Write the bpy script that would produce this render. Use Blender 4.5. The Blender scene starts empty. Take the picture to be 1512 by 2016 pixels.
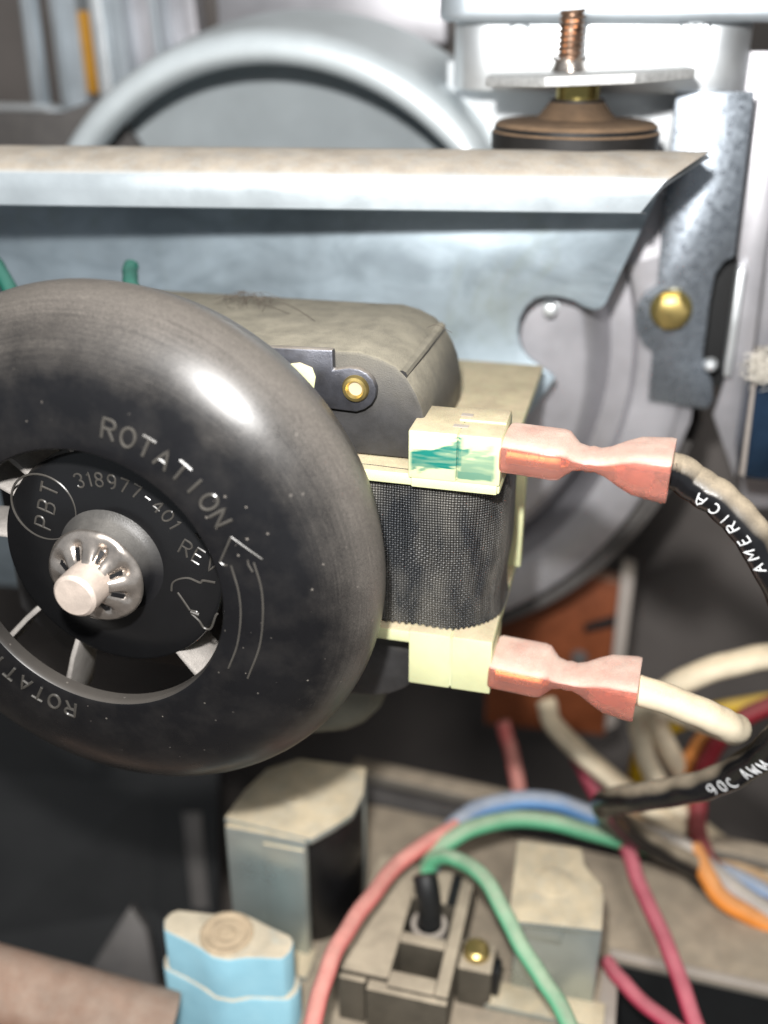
import bpy, bmesh, math, random
from mathutils import Vector, Matrix
random.seed(7)
SC = bpy.context.scene
COL = SC.collection
CM = 0.01                                   # all lengths below are centimetres

# ------------------------------------------------------------------ camera
PSI, PITCH, FPX = math.radians(14.294), math.radians(26.034), 2000.0
CAM = Vector((5.780, -9.937, 5.844))
_fh = Vector((-math.sin(PSI), math.cos(PSI), 0))
RT = Vector((math.cos(PSI), math.sin(PSI), 0))
FW = _fh * math.cos(PITCH) - Vector((0, 0, 1)) * math.sin(PITCH)
UP = _fh * math.sin(PITCH) + Vector((0, 0, 1)) * math.cos(PITCH)
cam = bpy.data.cameras.new('camera')
cam_ob = bpy.data.objects.new('camera', cam)
COL.objects.link(cam_ob)
cam_ob.matrix_world = Matrix((
    (RT.x, UP.x, -FW.x, CAM.x * CM), (RT.y, UP.y, -FW.y, CAM.y * CM), (RT.z, UP.z, -FW.z, CAM.z * CM), (0, 0, 0, 1)))
cam.sensor_fit = 'VERTICAL'
cam.sensor_height = 36
cam.lens = FPX / 2016 * 36
cam.clip_start, cam.clip_end = 0.005, 20
cam.dof.use_dof = True
cam.dof.focus_distance = 0.121
cam.dof.aperture_fstop = 11.5
SC.camera = cam_ob

# ------------------------------------------------------------------ world, lamps, exposure
W = bpy.data.worlds.new('World')
SC.world = W
W.use_nodes = True
W.node_tree.nodes['Background'].inputs[0].default_value = (0.86, 0.93, 1.0, 1)
W.node_tree.nodes['Background'].inputs[1].default_value = 0.23


def lamp(name, pos, target, size, power, color):
    l = bpy.data.lights.new(name, 'AREA')
    l.shape = 'DISK'
    l.size = size * CM
    l.energy = power
    l.color = color
    o = bpy.data.objects.new(name, l)
    COL.objects.link(o)
    o.location = pos * CM
    o.rotation_euler = (target - pos).to_track_quat('-Z', 'Y').to_euler()
    return o


# the phone's own lamp, just above the lens, and the room's ceiling lamp above and behind the camera
lamp('phone_lamp', CAM + UP * 2.5 - RT * 0.8, CAM + FW * 16, 0.65, 0.34, (1.0, 0.985, 0.965))
lamp('ceiling_lamp', Vector((45, -90, 110)), Vector((3, 4, -2)), 50, 9.0, (1.0, 0.97, 0.93))
SC.view_settings.view_transform = 'Standard'
SC.view_settings.look = 'None'
SC.view_settings.exposure = 0.36
SC.view_settings.gamma = 1


# ------------------------------------------------------------------ pixel -> point of the place
def at(px, py, axis, val):
    ray = FW + RT * ((px - 756) / FPX) - UP * ((py - 1008) / FPX)
    i = 'XYZ'.index(axis)
    return CAM + ray * ((val - CAM[i]) / ray[i])


def atd(px, py, d):
    return CAM + (FW + RT * ((px - 756) / FPX) - UP * ((py - 1008) / FPX)) * d


# ------------------------------------------------------------------ object helpers
def thing(name, label, cat, loc=(0, 0, 0), group=None):
    o = bpy.data.objects.new(name, None)
    COL.objects.link(o)
    o.empty_display_size = 0.005
    o.location = Vector(loc) * CM
    o['label'] = label
    o['category'] = cat
    if group:
        o['group'] = group
    return o


def tag(o, label=None, cat=None, group=None, kind=None):
    for k, v in (('label', label), ('category', cat), ('group', group), ('kind', kind)):
        if v:
            o[k] = v
    return o


def wloc(o):
    v = Vector((0, 0, 0))
    while o:
        v = v + o.location
        o = o.parent
    return v / CM


def link(name, bm, mat, parent=None, local=False, smooth=30, origin=None):
    """one mesh object from a bmesh whose vertices are world centimetres (or the parent's, if local)"""
    base = Vector((0, 0, 0))
    if parent and not local:
        base = wloc(parent)
    me = bpy.data.meshes.new(name)
    o = bpy.data.objects.new(name, me)
    off = Vector(origin) if origin is not None else base
    for v in bm.verts:
        v.co = (v.co - off) * CM
    bmesh.ops.recalc_face_normals(bm, faces=bm.faces)
    for f in bm.faces:
        f.smooth = True
    bm.to_mesh(me)
    bm.free()
    me.set_sharp_from_angle(angle=math.radians(smooth))
    if mat:
        me.materials.append(mat)
    COL.objects.link(o)
    if origin is not None:
        o.location = (off - base) * CM
    if parent:
        o.parent = parent
    return o


def bevel(bm, w, seg=2, ang=35):
    es = [e for e in bm.edges if len(e.link_faces) == 2 and e.calc_face_angle(0) > math.radians(ang)]
    if w > 0 and es:
        bmesh.ops.bevel(bm, geom=es, offset=w, segments=seg, profile=0.5, affect='EDGES', clamp_overlap=True)


def merge(*bms):
    out = bmesh.new()
    for b in bms:
        me = bpy.data.meshes.new('tmp')
        b.to_mesh(me)
        b.free()
        out.from_mesh(me)
        bpy.data.meshes.remove(me)
    return out


def box(x0, x1, y0, y1, z0, z1, w=0.03, seg=2):
    bm = bmesh.new()
    bmesh.ops.create_cube(bm, size=1)
    for v in bm.verts:
        v.co = Vector(((x0 + x1) / 2 + v.co.x * (x1 - x0), (y0 + y1) / 2 + v.co.y * (y1 - y0), (z0 + z1) / 2 + v.co.z * (z1 - z0)))
    bm.normal_update()
    bevel(bm, w, seg)
    return bm


def prism(pts, vec, w=0.03, seg=2, ang=35):
    bm = bmesh.new()
    vec = Vector(vec)
    a = [bm.verts.new(Vector(p)) for p in pts]
    b = [bm.verts.new(Vector(p) + vec) for p in pts]
    n = len(a)
    bm.faces.new(a)
    bm.faces.new(b[::-1])
    for i in range(n):
        bm.faces.new((a[i], b[i], b[(i + 1) % n], a[(i + 1) % n]))
    bmesh.ops.recalc_face_normals(bm, faces=bm.faces)
    bm.normal_update()
    bevel(bm, w, seg, ang)
    return bm


def P(y, *pts):
    return [at(a, b, 'Y', y) for a, b in pts]


def PZ(z, *pts):
    return [at(a, b, 'Z', z) for a, b in pts]


def lathe(profile, axis='Y', n=96, c=(0, 0, 0), closed=False, a0=0.0, a1=2 * math.pi):
    """revolve (r, t) about an axis through c; uv: u round, v along"""
    bm = bmesh.new()
    uv = bm.loops.layers.uv.new('UVMap')
    c = Vector(c)
    full = abs(a1 - a0 - 2 * math.pi) < 1e-6
    m = n if full else n + 1
    rows = []
    for r, t in profile:
        row = []
        for i in range(m):
            a = a0 + (a1 - a0) * i / n
            x, z = r * math.cos(a), r * math.sin(a)
            row.append(bm.verts.new(c + (Vector((x, t, z)) if axis == 'Y' else Vector((x, z, t)))))
        rows.append(row)
    k = len(rows)
    for j in range(k if closed else k - 1):
        A, B = rows[j], rows[(j + 1) % k]
        for i in range(n):
            i2 = (i + 1) % m
            f = bm.faces.new((A[i], A[i2], B[i2], B[i]))
            for lp, (u, v) in zip(f.loops, ((i, j), (i + 1, j), (i + 1, j + 1), (i, j + 1))):
                lp[uv].uv = (u / n, v / k)
    bmesh.ops.remove_doubles(bm, verts=bm.verts, dist=1e-5)
    bmesh.ops.dissolve_degenerate(bm, edges=bm.edges, dist=1e-6)
    return bm


def rounded(pts, sub=8):
    """Catmull-Rom through points"""
    pts = [Vector(p) for p in pts]
    q = [pts[0] * 2 - pts[1]] + pts + [pts[-1] * 2 - pts[-2]]
    out = []
    for i in range(1, len(q) - 2):
        a, b, c, d = q[i - 1], q[i], q[i + 1], q[i + 2]
        for k in range(sub):
            t = k / sub
            out.append(0.5 * ((2 * b) + (c - a) * t + (2 * a - 5 * b + 4 * c - d) * t * t + (3 * b - a - 3 * c + d) * t ** 3))
    out.append(pts[-1])
    return out


def tube(path, r, n=14, bm=None, caps=True, radii=None):
    bm = bm or bmesh.new()
    uv = bm.loops.layers.uv.verify()
    path = [Vector(p) for p in path]
    m = len(path)
    nrm = None
    rings = []
    s = 0.0
    ss = []
    for i, p in enumerate(path):
        t = (path[min(i + 1, m - 1)] - path[max(i - 1, 0)]).normalized()
        if nrm is None:
            nrm = t.orthogonal().normalized()
        nrm = (nrm - t * nrm.dot(t))
        nrm = nrm.normalized() if nrm.length > 1e-6 else t.orthogonal().normalized()
        b = t.cross(nrm)
        rr = radii[i] if radii else r
        rings.append([bm.verts.new(p + (nrm * math.cos(2 * math.pi * k / n) + b * math.sin(2 * math.pi * k / n)) * rr) for k in range(n)])
        if i:
            s += (p - path[i - 1]).length
        ss.append(s)
    for i in range(m - 1):
        for k in range(n):
            f = bm.faces.new((rings[i][k], rings[i][(k + 1) % n], rings[i + 1][(k + 1) % n], rings[i + 1][k]))
            for lp, (u, v) in zip(f.loops, ((k, i), (k + 1, i), (k + 1, i + 1), (k, i + 1))):
                lp[uv].uv = (u / n, ss[v])
    if caps:
        bm.faces.new(rings[0][::-1])
        bm.faces.new(rings[-1])
    return bm


def rounded_rect(x0, x1, y0, y1, r, n=8):
    out = []
    for cx, cy, a in ((x1 - r, y1 - r, 0), (x0 + r, y1 - r, 90), (x0 + r, y0 + r, 180), (x1 - r, y0 + r, 270)):
        for k in range(n + 1):
            t = math.radians(a + 90 * k / n)
            out.append((cx + r * math.cos(t), cy + r * math.sin(t)))
    return out


# ------------------------------------------------------------------ stroke letters
def arc(cx, cy, rx, ry, a0, a1, n=10):
    return [(cx + rx * math.cos(math.radians(a0 + (a1 - a0) * i / n)), cy + ry * math.sin(math.radians(a0 + (a1 - a0) * i / n))) for i in range(n + 1)]


GLYPH = {
    'R': [[(0, 0), (0, 1), (.32, 1)] + arc(.32, .76, .26, .24, 80, -80, 7) + [(.32, .52), (0, .52)], [(.28, .52), (.6, 0)]],
    'O': [arc(.33, .5, .33, .5, 90, 450, 20)],
    '0': [arc(.28, .5, .28, .5, 90, 450, 18)],
    'T': [[(0, 1), (.64, 1)], [(.32, 1), (.32, 0)]],
    'A': [[(0, 0), (.32, 1), (.64, 0)], [(.12, .36), (.52, .36)]],
    'I': [[(.1, 0), (.1, 1)]],
    '1': [[(.05, .82), (.2, 1), (.2, 0)]],
    'N': [[(0, 0), (0, 1), (.58, 0), (.58, 1)]],
    'P': [[(0, 0), (0, 1), (.32, 1)] + arc(.32, .74, .26, .26, 80, -80, 7) + [(.32, .48), (0, .48)]],
    'B': [[(0, .52), (.34, .52)] + arc(.34, .76, .22, .24, -80, 80, 7) + [(.34, 1), (0, 1), (0, 0), (.34, 0)] + arc(.34, .26, .25, .26, -80, 80, 7)],
    '3': [arc(.26, .75, .26, .25, 160, -80, 9) + arc(.26, .25, .28, .26, 80, -160, 9)],
    '8': [arc(.27, .76, .23, .24, 90, 450, 14), arc(.27, .26, .27, .26, 90, 450, 14)],
    '9': [arc(.27, .7, .26, .3, 0, 360, 14), [(.53, .7)] + arc(.25, .4, .28, .4, 0, -90, 6)],
    '7': [[(0, 1), (.52, 1), (.2, 0)]],
    '4': [[(.42, 0), (.42, 1), (0, .3), (.58, .3)]],
    '-': [[(.05, .5), (.45, .5)]],
    'E': [[(.52, 0), (0, 0), (0, 1), (.52, 1)], [(0, .52), (.42, .52)]],
    'V': [[(0, 1), (.3, 0), (.6, 1)]],
    'M': [[(0, 0), (0, 1), (.36, .3), (.72, 1), (.72, 0)]],
    'C': [arc(.33, .5, .33, .5, 50, 310, 16)],
    'W': [[(0, 1), (.2, 0), (.4, .7), (.6, 0), (.8, 1)]],
    ' ': [],
}


def glyph_width(ch):
    return {'I': .2, '1': .3, ' ': .4, 'M': .72, 'W': .8, '-': .5}.get(ch, .6)


def strokes(text, h, gap, place, r, bm=None, n=6):
    """sweep every pen stroke of text as a little ridge; place(u, v) -> point of the surface"""
    bm = bm or bmesh.new()
    u = 0.0
    for ch in text:
        for poly in GLYPH[ch]:
            pts = []
            for (a, b), (c, d) in zip(poly, poly[1:]):
                k = max(1, int(math.hypot(c - a, d - b) / .2))
                pts += [(a + (c - a) * i / k, b + (d - b) * i / k) for i in range(k)]
            pts.append(poly[-1])
            tube([place(u + a * h, b * h) for a, b in pts], r, n, bm)
        u += (glyph_width(ch)) * h + gap
    return bm


def text_width(text, h, gap):
    return sum(glyph_width(c) * h + gap for c in text) - gap


# ------------------------------------------------------------------ materials
def lin(h):
    h = h.lstrip('#')
    out = []
    for i in (0, 2, 4):
        c = int(h[i:i + 2], 16) / 255
        out.append(c / 12.92 if c <= .04045 else ((c + .055) / 1.055) ** 2.4)
    return (*out, 1)


class NT:
    def __init__(self, name):
        self.m = bpy.data.materials.new(name)
        self.m.use_nodes = True
        self.t = self.m.node_tree
        self.b = self.t.nodes['Principled BSDF']
        self.tc = self.t.nodes.new('ShaderNodeTexCoord')

    def new(self, typ, **kw):
        n = self.t.nodes.new(typ)
        for k, v in kw.items():
            setattr(n, k, v)
        return n

    def lk(self, a, b):
        self.t.links.new(a, b)

    def coords(self, scale=(1, 1, 1), src='Object'):
        mp = self.new('ShaderNodeMapping')
        k = 100 if src == 'Object' else 1
        mp.inputs['Scale'].default_value = [k * s for s in scale]
        self.lk(self.tc.outputs[src], mp.inputs[0])
        return mp.outputs[0]

    def noise(self, scale, detail=4, rough=.55, stretch=(1, 1, 1), src='Object', dist=0):
        n = self.new('ShaderNodeTexNoise')
        n.inputs['Scale'].default_value = scale
        n.inputs['Detail'].default_value = detail
        n.inputs['Roughness'].default_value = rough
        n.inputs['Distortion'].default_value = dist
        self.lk(self.coords(stretch, src), n.inputs['Vector'])
        return n.outputs[0]

    def ramp(self, v, lo, hi, a=0.0, b=1.0):
        n = self.new('ShaderNodeMapRange')
        n.inputs[1].default_value, n.inputs[2].default_value = lo, hi
        n.inputs[3].default_value, n.inputs[4].default_value = a, b
        self.lk(v, n.inputs[0])
        return n.outputs[0]

    def math(self, op, a, b=None):
        n = self.new('ShaderNodeMath', operation=op)
        for i, v in enumerate((a, b)):
            if v is None:
                continue
            if isinstance(v, (int, float)):
                n.inputs[i].default_value = v
            else:
                self.lk(v, n.inputs[i])
        return n.outputs[0]

    def mix(self, f, a, b):
        n = self.new('ShaderNodeMix', data_type='RGBA')
        for s, v in ((0, f), (6, a), (7, b)):
            if isinstance(v, (int, float, tuple)):
                n.inputs[s].default_value = v
            else:
                self.lk(v, n.inputs[s])
        return n.outputs[2]

    def nz(self):
        g = self.new('ShaderNodeNewGeometry')
        s = self.new('ShaderNodeSeparateXYZ')
        self.lk(g.outputs['Normal'], s.inputs[0])
        return s.outputs[2]

    def bump(self, h, strength, dist=.0002, prev=None):
        n = self.new('ShaderNodeBump')
        n.inputs['Strength'].default_value = strength
        n.inputs['Distance'].default_value = dist
        self.lk(h, n.inputs['Height'])
        if prev is not None:
            self.lk(prev, n.inputs['Normal'])
        return n.outputs[0]


DUST = lin('#b0a595')


def mat(name, color, metal=0.0, rough=.5, mottled=.12, mscale=1.2, dust=0.0, dlo=.35, dhi=.8, film=0.0, dcol=DUST,
        spec=.5, bump=.05, bscale=30, extra=None, grain=0.0, trans=0.0, sss=0.0, coat=0.0, aniso=None):
    k = NT(name)
    c = lin(color) if isinstance(color, str) else color
    n1 = k.noise(mscale, 5, .6, aniso or (1, 1, 1))
    dark = tuple(x * (1 - mottled * 1.6) for x in c[:3]) + (1,)
    light = tuple(min(1, x * (1 + mottled)) for x in c[:3]) + (1,)
    col = k.mix(k.ramp(n1, .3, .7), dark, light)
    rg = k.ramp(n1, .25, .75, max(.04, rough - .08), min(1, rough + .1))
    met = metal
    if extra:
        col, rg = extra(k, col, rg)
    bn = None
    if bump:
        bn = k.bump(k.noise(bscale, 3, .6), bump)
    if dust or film:
        n2 = k.noise(4, 6, .65)
        n3 = k.noise(60, 2, .5)
        f = film
        if dust:
            up = k.ramp(k.nz(), dlo, dhi)
            f = k.math('ADD', k.math('MULTIPLY', up, dust), film)
        f = k.math('MULTIPLY', f, k.ramp(n2, .25, .6, .72, 1.06))
        f = k.math('MINIMUM', k.math('MULTIPLY', f, k.ramp(n3, .3, .6, .85, 1.06)), .98)
        dc = k.mix(k.ramp(k.noise(2.5, 4), .35, .65), tuple(x * .82 for x in dcol[:3]) + (1,), tuple(min(1, x * 1.1) for x in dcol[:3]) + (1,))
        dc = k.mix(k.ramp(k.noise(90, 2), .3, .7), k.mix(.25, dc, (.08, .07, .06, 1)), dc)
        col = k.mix(f, col, dc)
        rg2 = k.new('ShaderNodeMix', data_type='FLOAT')
        k.lk(f, rg2.inputs[0])
        k.lk(rg, rg2.inputs[2])
        rg2.inputs[3].default_value = .95
        rg = rg2.outputs[0]
        if metal:
            met = k.math('MULTIPLY', k.math('SUBTRACT', 1.0, f), metal)
        bn = k.bump(k.math('MULTIPLY', n3, f), .35, .00025, bn)
    k.lk(col, k.b.inputs['Base Color'])
    k.lk(rg, k.b.inputs['Roughness'])
    if isinstance(met, (int, float)):
        k.b.inputs['Metallic'].default_value = met
    else:
        k.lk(met, k.b.inputs['Metallic'])
    k.b.inputs['Specular IOR Level'].default_value = spec
    if trans and (dust or film):
        k.lk(k.math('MULTIPLY', k.math('SUBTRACT', 1.0, f), trans), k.b.inputs['Transmission Weight'])
    else:
        k.b.inputs['Transmission Weight'].default_value = trans
    k.b.inputs['Subsurface Weight'].default_value = sss
    if sss:
        k.b.inputs['Subsurface Radius'].default_value = (.002, .001, .0006)
        k.b.inputs['Subsurface Scale'].default_value = 1.0
    k.b.inputs['Coat Weight'].default_value = coat
    if bn is not None:
        k.lk(bn, k.b.inputs['Normal'])
    return k.m


def fan_extra(k, col, rg):
    """dust caught on the outer shoulder of the wheel, streaked round it, and pale specks"""
    sep = k.new('ShaderNodeSeparateXYZ')
    k.lk(k.tc.outputs['Object'], sep.inputs[0])
    r = k.math('MULTIPLY', k.math('SQRT', k.math('ADD', k.math('MULTIPLY', sep.outputs[0], sep.outputs[0]), k.math('MULTIPLY', sep.outputs[2], sep.outputs[2]))), 100)
    h = k.math('MULTIPLY', sep.outputs[2], 100)
    # more of it on the upper half, where it settles
    lim = k.math('SUBTRACT', k.math('ADD', r, k.ramp(h, -2, 3, -.26, .36)), 2.66)
    lim = k.math('ADD', lim, k.ramp(k.noise(1.1, 4, .6), .3, .7, -.16, .16))
    base = k.ramp(lim, 0, .8, 0, .44)
    streak = k.noise(1, 5, .65, (9, 160, 1), 'UV')
    fine = k.noise(120, 2, .6)
    f = k.math('MULTIPLY', base, k.ramp(streak, .3, .62, .45, 1.1))
    f = k.math('MULTIPLY', f, k.ramp(fine, .42, .62, .30, 1.45))
    f = k.math('ADD', f, k.math('MULTIPLY', k.ramp(r, 3.0, 3.27, 0, .30), k.ramp(fine, .35, .6, .3, 1.2)))
    f = k.math('ADD', f, k.ramp(k.noise(2.2, 5, .6), .45, .8, 0, .05))
    vor = k.new('ShaderNodeTexVoronoi')
    vor.inputs['Scale'].default_value = 9
    k.lk(k.coords(), vor.inputs['Vector'])
    vs = k.new('ShaderNodeSeparateColor')
    k.lk(vor.outputs['Color'], vs.inputs[0])
    sp = k.math('MULTIPLY', k.math('LESS_THAN', vor.outputs['Distance'], k.ramp(vs.outputs[0], .55, 1, 0, .16)), k.ramp(k.noise(.9, 3), .42, .62))
    lip = k.math('MULTIPLY', k.ramp(k.nz(), .25, .9, 0, .30), k.math('LESS_THAN', r, 1.80))
    f = k.math('ADD', f, lip)
    f = k.math('MINIMUM', k.math('ADD', f, k.math('MULTIPLY', sp, .75)), .92)
    col = k.mix(f, col, lin('#77716a'))
    rg2 = k.new('ShaderNodeMix', data_type='FLOAT')
    k.lk(f, rg2.inputs[0])
    k.lk(rg, rg2.inputs[2])
    rg2.inputs[3].default_value = .62
    return col, rg2.outputs[0]


def spangle_extra(k, col, rg):
    vor = k.new('ShaderNodeTexVoronoi')
    vor.inputs['Scale'].default_value = 13
    k.lk(k.coords(), vor.inputs['Vector'])
    vs = k.new('ShaderNodeSeparateColor')
    k.lk(vor.outputs['Color'], vs.inputs[0])
    col = k.mix(k.ramp(vs.outputs[0], .3, 1, 0, .2), col, lin('#a9b2ba'))
    rg = k.ramp(vs.outputs[1], 0, 1, .24, .42)
    return col, rg


def stain_extra(k, col, rg):
    n = k.noise(.8, 7, .66, (.8, 1, 1.5), dist=.9)
    col = k.mix(k.ramp(n, .44, .62, 0, .5), col, lin('#74828b'))
    n = k.noise(.8, 6, .7, (1.5, 1, .8), dist=1.2)
    col = k.mix(k.ramp(n, .56, .72, 0, .5), col, lin('#8f9a92'))
    return col, rg


def marker_extra(k, col, rg):
    """a felt-pen smear on the front face of the upper terminal box"""
    sep = k.new('ShaderNodeSeparateXYZ')
    k.lk(k.tc.outputs['Object'], sep.inputs[0])
    x = k.math('MULTIPLY', sep.outputs[0], 100)
    y = k.math('MULTIPLY', sep.outputs[1], 100)
    z = k.math('MULTIPLY', sep.outputs[2], 100)
    mp = k.new('ShaderNodeMapping')
    mp.inputs['Scale'].default_value = (60, 100, 420)
    mp.inputs['Rotation'].default_value = (0, math.radians(14), 0)
    k.lk(k.tc.outputs['Object'], mp.inputs[0])
    nn = k.new('ShaderNodeTexNoise')
    nn.inputs['Scale'].default_value = 3.0
    nn.inputs['Detail'].default_value = 6
    k.lk(mp.outputs[0], nn.inputs['Vector'])
    st = nn.outputs[0]
    f = 0.0
    for x0, z0, x1, z1, w, al in ((3.35, 1.13, 4.02, 1.25, .12, 1.0), (3.36, 1.07, 4.00, 1.42, .09, 1.0), (3.45, 1.02, 4.10, 1.35, .06, .9), (3.94, 1.10, 4.40, 1.18, .15, .7), (3.95, 1.22, 4.36, 1.38, .06, .6), (3.90, 1.02, 4.38, 1.01, .05, .8)):
        t = k.ramp(x, x0, x1)
        d = k.math('ABSOLUTE', k.math('SUBTRACT', z, k.math('ADD', z0, k.math('MULTIPLY', t, z1 - z0))))
        e = k.math('SUBTRACT', k.math('ADD', w, k.ramp(st, .35, .65, -.035, .04)), d)
        g = k.math('MULTIPLY', k.ramp(e, -.005, .03), al)
        g = k.math('MULTIPLY', g, k.math('MULTIPLY', k.ramp(x, x0 - .02, x0 + .04), k.ramp(x, x1 - .06, x1, 1, 0)))
        f = k.math('MAXIMUM', g, f)
    f = k.math('MULTIPLY', f, k.ramp(y, .86, .89, 1, 0))
    f = k.math('MULTIPLY', f, k.ramp(st, .28, .55, .6, 1.0))
    col = k.mix(f, col, lin('#0a6b60'))
    return col, rg


def weave_mat():
    """black woven tape: over-and-under threads"""
    k = NT('woven black tape')
    uv = k.tc.outputs['UV']
    sep = k.new('ShaderNodeSeparateXYZ')
    k.lk(uv, sep.inputs[0])
    pitch = .034
    u = k.math('MULTIPLY', sep.outputs[0], math.pi / pitch)
    v = k.math('MULTIPLY', sep.outputs[1], math.pi / pitch)
    su, sv = k.math('ABSOLUTE', k.math('SINE', u)), k.math('ABSOLUTE', k.math('SINE', v))
    par = k.math('GREATER_THAN', k.math('MULTIPLY', k.math('SINE', u), k.math('SINE', v)), 0)
    mixn = k.new('ShaderNodeMix', data_type='FLOAT')
    k.lk(par, mixn.inputs[0])
    k.lk(su, mixn.inputs[2])
    k.lk(sv, mixn.inputs[3])
    hgt = k.math('MULTIPLY', k.math('POWER', mixn.outputs[0], .7), k.math('POWER', k.math('MULTIPLY', su, sv), .25))
    big = k.noise(1.1, 4, .6, (1, 1, .8))
    film = k.math('MULTIPLY', k.ramp(k.noise(.9, 5, .6, (1.6, 1.6, .6)), .42, .62, 0, .42), hgt)
    edge = k.ramp(sep.outputs[0], 3.25, 3.9, 0, .3)
    film = k.math('ADD', film, k.math('MULTIPLY', edge, hgt))
    base = k.mix(hgt, lin('#08090a'), lin('#34373b'))
    k.lk(k.mix(film, base, lin('#a49e92')), k.b.inputs['Base Color'])
    k.lk(k.ramp(big, .3, .7, .24, .42), k.b.inputs['Roughness'])
    wob = k.bump(k.noise(1.3, 3, .5, (1.4, 1.4, .5)), .8, .004)
    k.lk(k.bump(hgt, .9, .00022, wob), k.b.inputs['Normal'])
    return k.m


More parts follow.
